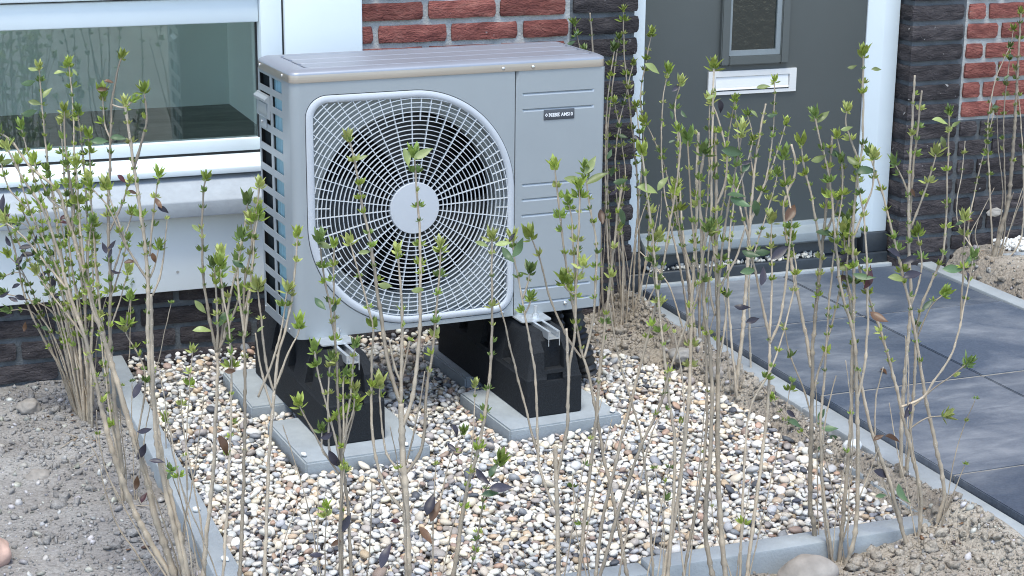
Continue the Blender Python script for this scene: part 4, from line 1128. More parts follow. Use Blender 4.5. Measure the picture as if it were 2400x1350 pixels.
rock("brown grey stone in the soil below the clump beside the path's middle", (1.125, 0.00, 0.030), 0.026, (0.27, 0.25, 0.23), 17, (1.2, .8, .7), 0.3)
rock("cream white stone leaning on the dark bricks behind the far right shrub", (2.50, 0.738, 0.20), 0.020, (0.34, 0.31, 0.27), 19, (1.5, .4, .7), 0.4)
rock("grey lump of soil on the left ground near the dark wall bricks", (-0.58, 0.52, -0.035), 0.028, (0.25, 0.225, 0.20), 23, (1.1, .9, .8), 0.35)
rock("grey lump of soil between the pink stone and the wall", (-0.61, 0.02, -0.035), 0.022, (0.24, 0.215, 0.19), 27, (1.2, .9, .8), 0.35)
# lumps of crumbly sand-lime heaped beside the path
items = []; crg = np.random.default_rng(31); BIG = [ico(2, 70 + s, (1, .85, .65), 0.8, 2.2) for s in range(8)]
for cx, cy, sx, sy, n, big in ((1.12, 0.02, .05, .13, 420, .75), (1.10, -1.09, .10, .12, 520, .7), (1.05, 0.45, .10, .10, 240, .75), (0.95, -1.14, .12, .05, 200, .6), (1.13, -0.62, .03, .16, 120, .7), (2.36, 0.45, .05, .18, 90, .7), (-0.52, 0.55, .10, .14, 150, 0.9), (-0.6, -0.1, .16, .3, 140, .8), (-0.5, -0.6, .1, .2, 110, .8)):
    for _ in range(n):
        x, y = crg.normal(cx, sx), crg.normal(cy, sy)
        if PATH[0] < x < 2.34 or y > 0.74: continue
        if x < 1.02 and -0.94 < y and x > -0.34 and not (y > 0.33 and x > 0.85): continue
        s = min(0.0032 * big * math.exp(crg.exponential(0.55)), 0.016)
        v, f = BIG[crg.integers(8)]
        items.append((v, f, rand_rot(crg, 0.8) * s, np.array([x, y, soil_h(x, y) + s * 0.3])))
lu = link("soil_lumps", joined("soil_lumps", items, M['soil'], sm=False)); tag(lu, kind='stuff')

# withered scraps and broken twigs round the shrub feet
items = []; crg = np.random.default_rng(77)
flat = ico(1, 5, (1, 0.5, 0.10), 0.4, 1.5); twig = ico(1, 6, (1, 0.045, 0.045), 0.2, 1.0)
cols = []
for cx, cy, sx, sy, n in ((-0.40, -0.45, .05, .35, 60), (-0.45, 0.35, .06, .15, 45), (1.14, 0.05, .03, .2, 30), (0.9, -1.08, .2, .05, 30), (1.1, -1.0, .06, .1, 15), (1.1, 0.55, .1, .12, 40), (0.4, -0.3, .5, .4, 16), (2.4, 0.6, .06, .08, 20)):
    for _ in range(n):
        x, y = crg.normal(cx, sx), crg.normal(cy, sy)
        if PATH[0] < x < 2.32 or y > 0.73: continue
        bed = BED[0] < x < BED[1] and y > BED[2]
        tw = crg.uniform() < 0.45; s = crg.uniform(0.012, 0.04) if tw else crg.uniform(0.005, 0.012)
        v, f = twig if tw else flat
        items.append((v, f, rand_rot(crg, 0.25) * s, np.array([x, y, (0.012 if bed else soil_h(x, y) + 0.004)])))
        c = np.array([(0.16, 0.09, 0.05), (0.10, 0.055, 0.04), (0.26, 0.20, 0.14), (0.06, 0.045, 0.045)][crg.integers(4)]); cols.append(c if not tw else np.array((0.30, 0.25, 0.19)))
lt = link("leaf_litter", joined("leaf_litter", items, M['pebbles'], cols)); tag(lt, kind='stuff')
# shrub stems: base, [radius mm, tip radius mm, budding from, tip kind, points], [leaf colour, place, length mm, angle]
SHRUB_DATA = {
'A':[[-0.464,0.44,-0.035],[[3,1.4,0.45,"b",[[-0.464,0.44,-0.035],[-0.494,0.447,0.063],[-0.539,0.46,0.165],[-0.573,0.469,0.266],[-0.588,0.47,0.377],[-0.602,0.473,0.442],[-0.617,0.476,0.496]]],[2.6,1.2,0.5,"b",[[-0.467,0.452,-0.035],[-0.482,0.45,0.084],[-0.502,0.449,0.198],[-0.524,0.455,0.243],[-0.573,0.472,0.265],[-0.62,0.489,0.278]]],[2.8,1.3,0.45,"b",[[-0.462,0.44,-0.035],[-0.478,0.445,0.073],[-0.488,0.447,0.175],[-0.515,0.455,0.319],[-0.533,0.461,0.396],[-0.568,0.474,0.495]]],[2.2,1.1,0.5,"b",[[-0.468,0.477,-0.035],[-0.508,0.495,0.095],[-0.551,0.514,0.213],[-0.611,0.537,0.22]]],[2.4,1.1,0.5,"b",[[-0.467,0.441,-0.035],[-0.499,0.463,0.127],[-0.561,0.495,0.258],[-0.576,0.505,0.323],[-0.625,0.523,0.312]]],[2.2,1.0,0.5,"b",[[-0.463,0.457,-0.035],[-0.487,0.467,0.147],[-0.511,0.477,0.258],[-0.532,0.485,0.324],[-0.539,0.488,0.368]]],[2.2,1.0,0.5,"b",[[-0.459,0.439,-0.035],[-0.466,0.437,0.12],[-0.494,0.444,0.243],[-0.514,0.449,0.332],[-0.507,0.445,0.376]]],[2.0,1.0,0.6,"b",[[-0.466,0.476,-0.035],[-0.516,0.487,0.155],[-0.567,0.5,0.313],[-0.603,0.512,0.368]]]],[["p",[-0.613,0.464,0.515],45,95],["m",[-0.606,0.462,0.479],26,60],["p",[-0.587,0.456,0.464],26,-30],["p",[-0.607,0.465,0.417],30,120],["p",[-0.563,0.462,0.401],38,15],["p",[-0.558,0.485,0.376],42,20],["p",[-0.583,0.458,0.368],34,70],["p",[-0.621,0.479,0.279],34,20],["p",[-0.604,0.472,0.268],30,150],["p",[-0.584,0.465,0.271],32,-10],["g",[-0.572,0.454,0.357],28,70],["p",[-0.525,0.449,0.333],28,40],["p",[-0.507,0.437,0.313],34,100],["p",[-0.499,0.434,0.279],30,60],["r",[-0.58,0.464,0.196],26,80],["g",[-0.525,0.479,0.181],32,-10],["p",[-0.61,0.526,0.21],30,10],["p",[-0.54,0.453,0.42],24,60],["p",[-0.597,0.466,0.302],28,200]]],
'B':[[-0.455,0.386,-0.035],[[4,1.4,0.5,"b",[[-0.455,0.386,-0.035],[-0.459,0.392,0.076],[-0.476,0.404,0.208],[-0.483,0.412,0.339],[-0.493,0.422,0.488],[-0.503,0.431,0.615],[-0.507,0.437,0.75],[-0.508,0.442,0.842]]],[3.5,1.3,0.5,"b",[[-0.452,0.368,-0.035],[-0.445,0.378,0.113],[-0.44,0.391,0.275],[-0.441,0.405,0.424],[-0.442,0.418,0.571],[-0.435,0.431,0.747],[-0.438,0.441,0.849]]],[3.5,1.4,0.45,"b",[[-0.463,0.406,-0.035],[-0.477,0.414,0.161],[-0.492,0.423,0.326],[-0.512,0.433,0.487],[-0.536,0.443,0.572],[-0.557,0.453,0.698]]],[3.5,1.4,0.45,"b",[[-0.459,0.371,-0.035],[-0.463,0.359,0.176],[-0.482,0.359,0.287],[-0.515,0.365,0.396],[-0.558,0.374,0.504],[-0.602,0.387,0.567],[-0.615,0.387,0.63]]],[3.5,1.4,0.45,"b",[[-0.449,0.351,-0.035],[-0.447,0.341,0.158],[-0.444,0.333,0.291],[-0.432,0.32,0.443],[-0.431,0.313,0.581],[-0.435,0.309,0.685],[-0.44,0.307,0.755]]],[3,1.3,0.5,"b",[[-0.458,0.404,-0.035],[-0.483,0.434,0.201],[-0.502,0.448,0.276],[-0.565,0.481,0.372],[-0.602,0.504,0.478]]],[3,1.3,0.45,"b",[[-0.449,0.317,-0.035],[-0.441,0.316,0.131],[-0.428,0.313,0.294],[-0.423,0.312,0.444],[-0.418,0.312,0.59],[-0.417,0.313,0.693]]],[3.2,1.3,0.45,"b",[[-0.452,0.385,-0.035],[-0.473,0.372,0.195],[-0.491,0.371,0.285],[-0.506,0.369,0.373],[-0.541,0.374,0.46],[-0.569,0.376,0.556],[-0.578,0.373,0.63]]],[3,1.3,0.4,"b",[[-0.449,0.351,-0.035],[-0.448,0.35,0.088],[-0.459,0.354,0.243],[-0.471,0.357,0.394],[-0.473,0.358,0.522],[-0.474,0.358,0.627],[-0.475,0.358,0.72]]],[2.6,1.2,0.35,"b",[[-0.451,0.368,-0.035],[-0.443,0.356,0.108],[-0.445,0.349,0.243],[-0.45,0.344,0.342],[-0.457,0.341,0.44],[-0.465,0.338,0.536],[-0.468,0.335,0.61]]],[2.6,1.2,0.35,"b",[[-0.448,0.333,-0.035],[-0.442,0.326,0.117],[-0.434,0.319,0.228],[-0.415,0.309,0.316],[-0.416,0.307,0.402],[-0.417,0.304,0.487]]],[2.6,1.2,0.35,"b",[[-0.457,0.37,-0.035],[-0.47,0.371,0.106],[-0.483,0.373,0.24],[-0.508,0.38,0.349],[-0.526,0.384,0.435],[-0.534,0.385,0.52]]],[2.6,1.2,0.35,"b",[[-0.459,0.388,-0.035],[-0.482,0.391,0.124],[-0.505,0.394,0.258],[-0.534,0.403,0.345],[-0.558,0.407,0.454],[-0.585,0.417,0.475]]],[2.4,1.2,0.4,"b",[[-0.45,0.368,-0.035],[-0.458,0.376,0.115],[-0.468,0.384,0.257],[-0.48,0.393,0.429],[-0.497,0.403,0.546],[-0.508,0.409,0.598]]],[2.4,1.2,0.4,"b",[[-0.447,0.35,-0.035],[-0.45,0.351,0.144],[-0.457,0.353,0.286],[-0.468,0.357,0.351],[-0.473,0.358,0.437],[-0.454,0.351,0.522]]]],[["g",[-0.532,0.439,0.808],42,5],["l",[-0.522,0.436,0.84],28,-20],["l",[-0.461,0.438,0.833],30,20],["l",[-0.426,0.424,0.831],20,-50],["l",[-0.523,0.434,0.761],34,-10],["g",[-0.535,0.437,0.736],46,5],["l",[-0.495,0.424,0.787],34,60],["m",[-0.481,0.35,0.495],24,40],["m",[-0.478,0.383,0.474],22,0],["l",[-0.445,0.413,0.625],30,5],["l",[-0.601,0.372,0.634],34,10]]],
'D':[[-0.445,-0.21,-0.03],[[4.5,1.5,0.35,"b",[[-0.445,-0.21,-0.03],[-0.452,-0.21,0.067],[-0.458,-0.211,0.172],[-0.462,-0.213,0.285],[-0.462,-0.216,0.368],[-0.456,-0.222,0.487],[-0.454,-0.227,0.627],[-0.445,-0.234,0.738],[-0.437,-0.241,0.855],[-0.423,-0.249,0.926],[-0.414,-0.253,0.957]]],[3.8,1.3,0.3,"b",[[-0.449,-0.195,-0.03],[-0.459,-0.188,0.095],[-0.467,-0.182,0.222],[-0.47,-0.179,0.334],[-0.476,-0.175,0.429],[-0.479,-0.171,0.523],[-0.48,-0.169,0.617],[-0.485,-0.165,0.69]]],[2.8,1.1,0.4,"b",[[-0.443,-0.211,-0.03],[-0.452,-0.204,0.044],[-0.466,-0.194,0.142],[-0.472,-0.188,0.239],[-0.477,-0.181,0.335],[-0.478,-0.178,0.392]]],[2,1,0.4,"b",[[-0.452,-0.227,0.59],[-0.427,-0.241,0.647],[-0.41,-0.252,0.698]]],[2,1,0.3,"b",[[-0.44,-0.237,0.783],[-0.452,-0.233,0.819],[-0.453,-0.234,0.879]]],[2,1,0.5,"b",[[-0.436,-0.241,0.859],[-0.414,-0.249,0.853],[-0.395,-0.257,0.868]]],[2,1,0.45,"b",[[-0.457,-0.221,0.473],[-0.425,-0.234,0.571],[-0.406,-0.242,0.627]]],[1.6,0.9,0.6,"b",[[-0.459,-0.22,0.44],[-0.438,-0.232,0.497],[-0.418,-0.244,0.573]]],[1.6,0.9,0.6,"b",[[-0.461,-0.216,0.372],[-0.438,-0.225,0.439],[-0.42,-0.232,0.496]]],[1.5,0.8,0.9,"n",[[-0.449,-0.221,-0.03],[-0.485,-0.208,0.045],[-0.498,-0.203,0.129],[-0.498,-0.203,0.188]]]],[["p",[-0.466,-0.231,0.555],26,110],["p",[-0.45,-0.237,0.562],26,40],["p",[-0.454,-0.235,0.544],24,60],["r",[-0.417,-0.252,0.527],28,15],["m",[-0.426,-0.256,0.706],24,-40],["r",[-0.405,-0.263,0.677],20,-20],["g",[-0.464,-0.239,0.785],36,5],["g",[-0.428,-0.253,0.792],34,0],["r",[-0.453,-0.245,0.893],26,5],["r",[-0.441,-0.252,0.91],20,0],["p",[-0.445,-0.236,0.499],26,-30]]],
'C':[[-0.412,-0.648,-0.02],[[6.5,1.6,0.52,"b",[[-0.412,-0.648,-0.02],[-0.428,-0.642,0.017],[-0.449,-0.636,0.1],[-0.461,-0.632,0.181],[-0.474,-0.628,0.239],[-0.494,-0.622,0.323],[-0.513,-0.616,0.41],[-0.532,-0.61,0.492],[-0.548,-0.605,0.559],[-0.56,-0.602,0.622],[-0.572,-0.598,0.68],[-0.584,-0.594,0.726],[-0.593,-0.591,0.762],[-0.636,-0.576,0.803],[-0.666,-0.565,0.851],[-0.686,-0.558,0.869]]],[5.5,1.5,0.52,"b",[[-0.415,-0.64,-0.02],[-0.462,-0.626,0.052],[-0.487,-0.62,0.112],[-0.505,-0.616,0.172],[-0.525,-0.613,0.253],[-0.537,-0.612,0.325],[-0.549,-0.612,0.404],[-0.561,-0.611,0.473],[-0.577,-0.608,0.533],[-0.587,-0.607,0.572],[-0.599,-0.606,0.639],[-0.611,-0.604,0.689],[-0.627,-0.601,0.738],[-0.654,-0.593,0.787],[-0.678,-0.587,0.844]]],[5,2,0.55,"b",[[-0.391,-0.666,-0.02],[-0.415,-0.66,0.113],[-0.431,-0.656,0.208],[-0.444,-0.653,0.336],[-0.449,-0.653,0.406],[-0.449,-0.655,0.492],[-0.445,-0.658,0.597],[-0.45,-0.659,0.693],[-0.455,-0.658,0.754],[-0.46,-0.657,0.803],[-0.465,-0.656,0.863],[-0.471,-0.655,0.927]]],[2.6,1.2,0.2,"b",[[-0.461,-0.657,0.807],[-0.447,-0.665,0.852],[-0.436,-0.672,0.9],[-0.438,-0.674,0.952]]],[2.4,1.1,0.25,"b",[[-0.446,-0.658,0.593],[-0.478,-0.65,0.652],[-0.498,-0.646,0.706],[-0.513,-0.643,0.741],[-0.527,-0.639,0.759],[-0.538,-0.635,0.772]]],[2.2,1.1,0.3,"b",[[-0.478,-0.65,0.652],[-0.492,-0.644,0.705],[-0.502,-0.64,0.738],[-0.509,-0.636,0.77]]],[2,0.9,0.35,"b",[[-0.44,-0.661,0.639],[-0.43,-0.67,0.731],[-0.419,-0.678,0.795]]],[1.8,0.8,0.9,"n",[[-0.438,-0.66,0.562],[-0.421,-0.664,0.605],[-0.411,-0.664,0.662],[-0.405,-0.664,0.707]]],[1.8,0.8,0.7,"b",[[-0.441,-0.66,0.597],[-0.431,-0.663,0.622],[-0.423,-0.665,0.655]]],[4.5,2.2,0.9,"n",[[-0.396,-0.664,-0.02],[-0.428,-0.668,0.141],[-0.444,-0.673,0.251],[-0.449,-0.682,0.35],[-0.449,-0.694,0.465],[-0.448,-0.706,0.577]]],[2.6,1.2,0.4,"b",[[-0.572,-0.598,0.68],[-0.567,-0.599,0.734],[-0.572,-0.596,0.798],[-0.575,-0.594,0.855],[-0.573,-0.594,0.91]]],[2.4,1.2,0.4,"b",[[-0.548,-0.605,0.559],[-0.556,-0.607,0.636],[-0.559,-0.611,0.736],[-0.56,-0.615,0.809]]],[2.4,1.2,0.3,"b",[[-0.584,-0.594,0.726],[-0.606,-0.586,0.742],[-0.622,-0.58,0.782],[-0.631,-0.576,0.815]]],[2.2,1.2,0.3,"b",[[-0.587,-0.607,0.572],[-0.622,-0.593,0.621],[-0.656,-0.58,0.671],[-0.691,-0.566,0.703]]],[2.2,1.2,0.35,"b",[[-0.532,-0.61,0.492],[-0.545,-0.613,0.561],[-0.549,-0.619,0.638],[-0.539,-0.63,0.706]]],[2,1.1,0.35,"b",[[-0.561,-0.611,0.473],[-0.589,-0.601,0.52],[-0.617,-0.591,0.562],[-0.641,-0.582,0.604]]],[1.6,0.8,0.95,"n",[[-0.45,-0.644,-0.02],[-0.493,-0.628,0.035],[-0.525,-0.617,0.098],[-0.544,-0.611,0.184],[-0.55,-0.609,0.228],[-0.564,-0.604,0.259]]],[1.8,0.8,0.95,"n",[[-0.422,-0.644,-0.02],[-0.47,-0.622,0.043],[-0.502,-0.606,0.114],[-0.533,-0.59,0.193],[-0.544,-0.582,0.267]]],[1.6,0.8,0.9,"n",[[-0.404,-0.661,-0.02],[-0.425,-0.657,0.055],[-0.453,-0.653,0.156],[-0.474,-0.649,0.229],[-0.486,-0.649,0.292]]],[1.7,0.9,0.4,"b",[[-0.481,-0.649,0.265],[-0.458,-0.652,0.402],[-0.485,-0.639,0.478],[-0.487,-0.638,0.495],[-0.477,-0.639,0.553]]]],[["r",[-0.434,-0.672,0.637],22,-70],["r",[-0.422,-0.684,0.743],26,-60],["p",[-0.468,-0.641,0.247],40,60],["p",[-0.448,-0.681,0.237],30,0],["p",[-0.465,-0.665,0.295],32,5],["r",[-0.482,-0.635,0.18],30,80],["p",[-0.475,-0.658,0.38],40,70],["m",[-0.471,-0.639,0.149],24,70],["g",[-0.421,-0.67,0.203],26,60],["p",[-0.414,-0.687,0.733],24,-20]]],
'E':[[-0.39,-0.769,-0.02],[[4,2.2,0.97,"n",[[-0.39,-0.769,-0.02],[-0.387,-0.772,0.008],[-0.376,-0.782,0.117],[-0.363,-0.794,0.233],[-0.355,-0.804,0.355],[-0.349,-0.812,0.448],[-0.351,-0.813,0.486]]],[2.6,1.2,0.3,"b",[[-0.351,-0.813,0.486],[-0.36,-0.811,0.548],[-0.368,-0.809,0.621],[-0.368,-0.81,0.709],[-0.363,-0.814,0.788],[-0.358,-0.816,0.812]]],[2.2,1.2,0.3,"b",[[-0.35,-0.813,0.486],[-0.347,-0.817,0.532],[-0.348,-0.819,0.589],[-0.349,-0.82,0.63],[-0.352,-0.82,0.653]]],[2.2,1.2,0.3,"b",[[-0.347,-0.815,0.49],[-0.337,-0.817,0.51],[-0.316,-0.821,0.563],[-0.305,-0.822,0.595]]],[2.2,1.2,0.25,"b",[[-0.337,-0.817,0.51],[-0.327,-0.819,0.571],[-0.309,-0.823,0.648],[-0.294,-0.827,0.719],[-0.287,-0.828,0.766]]],[2,1.2,0.4,"b",[[-0.347,-0.814,0.478],[-0.336,-0.81,0.537],[-0.335,-0.804,0.592],[-0.336,-0.798,0.631],[-0.333,-0.795,0.663]]],[1.8,0.9,0.9,"n",[[-0.382,-0.772,-0.02],[-0.382,-0.771,0.006],[-0.382,-0.767,0.112],[-0.404,-0.753,0.296],[-0.409,-0.747,0.397]]]],[["l",[-0.379,-0.817,0.723],22,-40],["g",[-0.335,-0.819,0.556],44,65],["l",[-0.375,-0.815,0.534],36,10],["g",[-0.329,-0.81,0.642],26,50],["l",[-0.377,-0.815,0.575],32,-50]]],
'E2':[[-0.355,-0.94,-0.02],[[3.4,1.3,0.42,"b",[[-0.355,-0.94,-0.02],[-0.35,-0.938,0.058],[-0.338,-0.936,0.216],[-0.331,-0.934,0.318],[-0.324,-0.93,0.458],[-0.322,-0.926,0.553],[-0.319,-0.924,0.631],[-0.31,-0.925,0.677],[-0.299,-0.927,0.738],[-0.291,-0.928,0.784],[-0.287,-0.928,0.816]]],[2.2,1.2,0.2,"b",[[-0.321,-0.927,0.545],[-0.312,-0.928,0.615],[-0.304,-0.928,0.677],[-0.297,-0.928,0.731],[-0.29,-0.929,0.769]]],[2.2,1.2,0.2,"b",[[-0.322,-0.926,0.553],[-0.328,-0.926,0.616],[-0.33,-0.927,0.664],[-0.322,-0.932,0.726]]],[2.6,1.2,0.55,"b",[[-0.387,-0.928,-0.02],[-0.38,-0.931,0.059],[-0.362,-0.939,0.282],[-0.351,-0.944,0.465],[-0.352,-0.944,0.561],[-0.36,-0.941,0.631],[-0.362,-0.94,0.681]]],[2,1.1,0.3,"b",[[-0.32,-0.926,0.592],[-0.307,-0.927,0.646],[-0.3,-0.925,0.699],[-0.302,-0.92,0.753]]],[1.4,0.9,0.8,"b",[[-0.325,-0.291,-0.02],[-0.323,-0.295,0.115],[-0.311,-0.302,0.258],[-0.303,-0.307,0.333]]]],[["r",[-0.368,-0.947,0.352],44,-60],["r",[-0.354,-0.953,0.493],22,5],["g",[-0.329,-0.938,0.682],28,-30]]],
'E3':[[-0.313,-0.955,-0.02],[[3.2,2.2,0.97,"n",[[-0.313,-0.955,-0.02],[-0.308,-0.956,0.059],[-0.303,-0.957,0.135],[-0.291,-0.96,0.326],[-0.279,-0.963,0.452]]],[2.2,1.1,0.5,"b",[[-0.279,-0.964,0.452],[-0.283,-0.962,0.46],[-0.293,-0.958,0.519],[-0.298,-0.956,0.598],[-0.301,-0.955,0.639]]],[2.4,1.1,0.6,"b",[[-0.278,-0.964,0.454],[-0.27,-0.965,0.519],[-0.252,-0.97,0.582],[-0.239,-0.972,0.659],[-0.232,-0.972,0.734]]],[2,1.1,0.8,"b",[[-0.276,-0.964,0.46],[-0.251,-0.975,0.528],[-0.238,-0.981,0.556],[-0.235,-0.982,0.572]]],[2,1.1,0.65,"b",[[-0.306,-0.953,0.439],[-0.28,-0.964,0.508],[-0.264,-0.97,0.567],[-0.256,-0.974,0.622],[-0.253,-0.975,0.636]]],[2,1.1,0.7,"n",[[-0.284,-0.962,0.419],[-0.298,-0.956,0.479],[-0.307,-0.951,0.558]]],[1.8,1,0.9,"c",[[-0.276,-0.964,0.464],[-0.272,-0.965,0.503],[-0.273,-0.965,0.519]]]],[["l",[-0.301,-0.966,0.57],16,50]]],
'F':[[-0.172,-0.985,-0.03],[[3,1.2,0.45,"b",[[-0.172,-0.985,-0.03],[-0.171,-0.989,0.052],[-0.17,-0.997,0.216],[-0.168,-1.002,0.317],[-0.172,-1.005,0.404],[-0.175,-1.008,0.506],[-0.179,-1.009,0.562],[-0.188,-1.009,0.625],[-0.198,-1.008,0.688],[-0.201,-1.009,0.73]]],[2.8,1.2,0.4,"b",[[-0.17,-0.986,-0.03],[-0.167,-0.983,0.048],[-0.161,-0.976,0.249],[-0.162,-0.971,0.351],[-0.164,-0.963,0.491],[-0.164,-0.959,0.57],[-0.164,-0.956,0.648],[-0.161,-0.954,0.706]]],[2,1.2,0.3,"b",[[-0.168,-1.002,0.317],[-0.163,-1.007,0.364],[-0.151,-1.019,0.467],[-0.149,-1.023,0.508],[-0.146,-1.026,0.54]]],[2,1.2,0.3,"b",[[-0.171,-1.001,0.317],[-0.179,-1.001,0.363],[-0.197,-0.999,0.442],[-0.209,-0.998,0.499],[-0.212,-0.999,0.529]]],[1.8,1.1,0.4,"b",[[-0.176,-0.999,0.317],[-0.189,-0.996,0.342],[-0.19,-1.004,0.467],[-0.185,-1.009,0.515]]],[1.8,1.1,0.4,"b",[[-0.166,-1.004,0.33],[-0.149,-1.007,0.39],[-0.141,-1.009,0.426]]],[1.8,1.1,0.5,"b",[[-0.166,-1.004,0.334],[-0.164,-1.006,0.384],[-0.164,-1.008,0.465],[-0.16,-1.009,0.481]]],[1.8,1.1,0.8,"b",[[-0.172,-1.0,0.292],[-0.197,-0.992,0.334],[-0.218,-0.986,0.379],[-0.23,-0.983,0.404],[-0.238,-0.981,0.424]]],[1.6,1,0.8,"b",[[-0.194,-0.993,0.327],[-0.201,-0.991,0.338],[-0.201,-0.993,0.376]]],[3.2,2,0.97,"n",[[-0.147,-0.994,-0.03],[-0.149,-0.991,0.049],[-0.153,-0.986,0.209],[-0.159,-0.982,0.292],[-0.16,-0.98,0.342]]],[1.2,0.7,0.97,"n",[[-0.211,-0.971,-0.03],[-0.211,-0.976,0.052],[-0.21,-0.983,0.174],[-0.209,-0.989,0.285]]],[1.2,0.7,0.9,"b",[[-0.2,-0.975,-0.03],[-0.199,-0.981,0.052],[-0.198,-0.988,0.149],[-0.196,-0.993,0.227]]],[1.3,0.8,0.97,"n",[[-0.137,-0.997,-0.03],[-0.127,-0.998,0.049],[-0.116,-0.999,0.142],[-0.11,-0.997,0.267]]],[1.8,1.1,0.5,"b",[[-0.164,-1.005,0.343],[-0.158,-1.011,0.384],[-0.148,-1.016,0.418],[-0.146,-1.02,0.454]]]],[["g",[-0.204,-1.013,0.618],30,-50],["g",[-0.166,-0.968,0.597],26,50],["l",[-0.195,-1.021,0.725],30,-20],["p",[-0.182,-1.008,0.321],44,-60],["p",[-0.192,-1.006,0.369],30,10],["g",[-0.155,-0.994,0.3],22,70],["p",[-0.159,-0.995,0.193],40,60],["p",[-0.213,-0.99,0.135],28,0],["r",[-0.179,-1.001,0.16],26,30]]],
'G':[[-0.053,-1.028,-0.03],[[6,4.5,0.99,"n",[[-0.053,-1.028,-0.03],[-0.052,-1.029,0.042],[-0.052,-1.03,0.085],[-0.056,-1.031,0.235],[-0.061,-1.031,0.318],[-0.063,-1.031,0.38],[-0.064,-1.032,0.425]]],[3.6,1.3,0.42,"b",[[-0.063,-1.032,0.421],[-0.071,-1.029,0.445],[-0.086,-1.023,0.509],[-0.095,-1.02,0.58],[-0.104,-1.016,0.659],[-0.114,-1.013,0.736],[-0.123,-1.009,0.782],[-0.13,-1.006,0.831],[-0.136,-1.004,0.872],[-0.144,-1.001,0.904]]],[3,1.2,0.5,"b",[[-0.064,-1.032,0.425],[-0.062,-1.036,0.582],[-0.065,-1.037,0.653],[-0.069,-1.036,0.707]]],[3.4,1.2,0.4,"b",[[-0.061,-1.032,0.38],[-0.042,-1.039,0.449],[-0.033,-1.043,0.549],[-0.031,-1.044,0.616],[-0.03,-1.045,0.698],[-0.033,-1.044,0.775],[-0.037,-1.043,0.836],[-0.039,-1.042,0.877]]],[2.8,1.2,0.42,"b",[[-0.056,-1.032,0.289],[-0.027,-1.04,0.342],[-0.017,-1.036,0.445],[-0.004,-1.035,0.524],[0.003,-1.032,0.594],[0.01,-1.03,0.66],[0.013,-1.028,0.708]]],[2.6,1.1,0.55,"b",[[-0.058,-1.03,0.213],[-0.097,-1.017,0.276],[-0.113,-1.014,0.38],[-0.113,-1.017,0.502],[-0.111,-1.02,0.566],[-0.117,-1.018,0.602],[-0.134,-1.014,0.668],[-0.144,-1.011,0.711],[-0.148,-1.01,0.723]]],[1.8,1.1,0.85,"b",[[-0.061,-1.03,0.289],[-0.088,-1.022,0.327],[-0.099,-1.023,0.398],[-0.102,-1.026,0.46]]],[2.2,1.1,0.6,"n",[[-0.064,-1.033,0.465],[-0.075,-1.031,0.494],[-0.085,-1.032,0.547]]],[2,1.1,0.6,"n",[[-0.063,-1.033,0.468],[-0.055,-1.036,0.51],[-0.049,-1.039,0.542]]],[1.6,0.9,0.6,"n",[[-0.056,-1.033,0.306],[-0.043,-1.039,0.364],[-0.032,-1.044,0.429],[-0.024,-1.048,0.486]]]],[["l",[-0.124,-1.019,0.876],20,30],["l",[-0.124,-1.019,0.707],22,10],["l",[-0.028,-1.057,0.884],40,35],["l",[-0.053,-1.047,0.875],36,-70],["p",[-0.096,-1.025,0.132],50,75],["l",[-0.09,-1.032,0.646],28,-10],["l",[-0.037,-1.053,0.639],24,5]]],
'H':[[0.001,-1.048,-0.03],[[4,1.4,0.35,"b",[[0.001,-1.048,-0.03],[0.015,-1.052,0.033],[0.026,-1.056,0.084],[0.05,-1.063,0.249],[0.073,-1.07,0.348],[0.088,-1.074,0.454],[0.093,-1.075,0.558],[0.093,-1.074,0.656],[0.093,-1.073,0.726]]]],[["l",[0.074,-1.076,0.719],26,-15],["l",[0.109,-1.089,0.721],30,15]]],
'I':[[0.233,-1.08,-0.03],[[4.2,3,0.99,"n",[[0.233,-1.08,-0.03],[0.23,-1.08,0.019],[0.228,-1.08,0.063],[0.222,-1.082,0.207],[0.219,-1.082,0.263],[0.216,-1.082,0.326]]],[2.8,1.3,0.5,"b",[[0.22,-1.082,0.264],[0.229,-1.087,0.314],[0.235,-1.09,0.351],[0.236,-1.092,0.397],[0.236,-1.093,0.466],[0.243,-1.098,0.537],[0.244,-1.1,0.61],[0.245,-1.103,0.689],[0.246,-1.105,0.781],[0.244,-1.105,0.814]]],[2.4,1.8,0.97,"c",[[0.236,-1.091,0.364],[0.235,-1.094,0.447],[0.233,-1.095,0.497],[0.229,-1.095,0.554]]],[2.4,1.1,0.85,"b",[[0.222,-1.082,0.198],[0.214,-1.079,0.211],[0.196,-1.073,0.261],[0.187,-1.071,0.31],[0.183,-1.072,0.4],[0.176,-1.072,0.482],[0.16,-1.068,0.573],[0.147,-1.065,0.647],[0.141,-1.064,0.673],[0.135,-1.063,0.72]]],[1.8,1,0.7,"b",[[0.155,-1.067,0.609],[0.164,-1.07,0.641],[0.166,-1.071,0.657]]],[1.8,1,0.7,"b",[[0.159,-1.068,0.581],[0.166,-1.071,0.597],[0.168,-1.072,0.609]]],[2,1.1,0.97,"n",[[0.19,-1.072,0.305],[0.183,-1.069,0.322],[0.165,-1.062,0.396],[0.143,-1.053,0.491],[0.127,-1.047,0.564],[0.116,-1.042,0.604]]],[2,1.1,0.3,"b",[[0.244,-1.1,0.618],[0.242,-1.092,0.687],[0.24,-1.085,0.748],[0.235,-1.08,0.782]]],[1.8,1,0.5,"b",[[0.244,-1.1,0.618],[0.23,-1.095,0.625],[0.224,-1.092,0.641]]],[1.8,1,0.5,"b",[[0.245,-1.101,0.65],[0.253,-1.105,0.658],[0.254,-1.107,0.672]]]],[["g",[0.144,-1.076,0.707],42,55],["g",[0.125,-1.069,0.691],38,-60],["p",[0.131,-1.072,0.726],20,60]]],
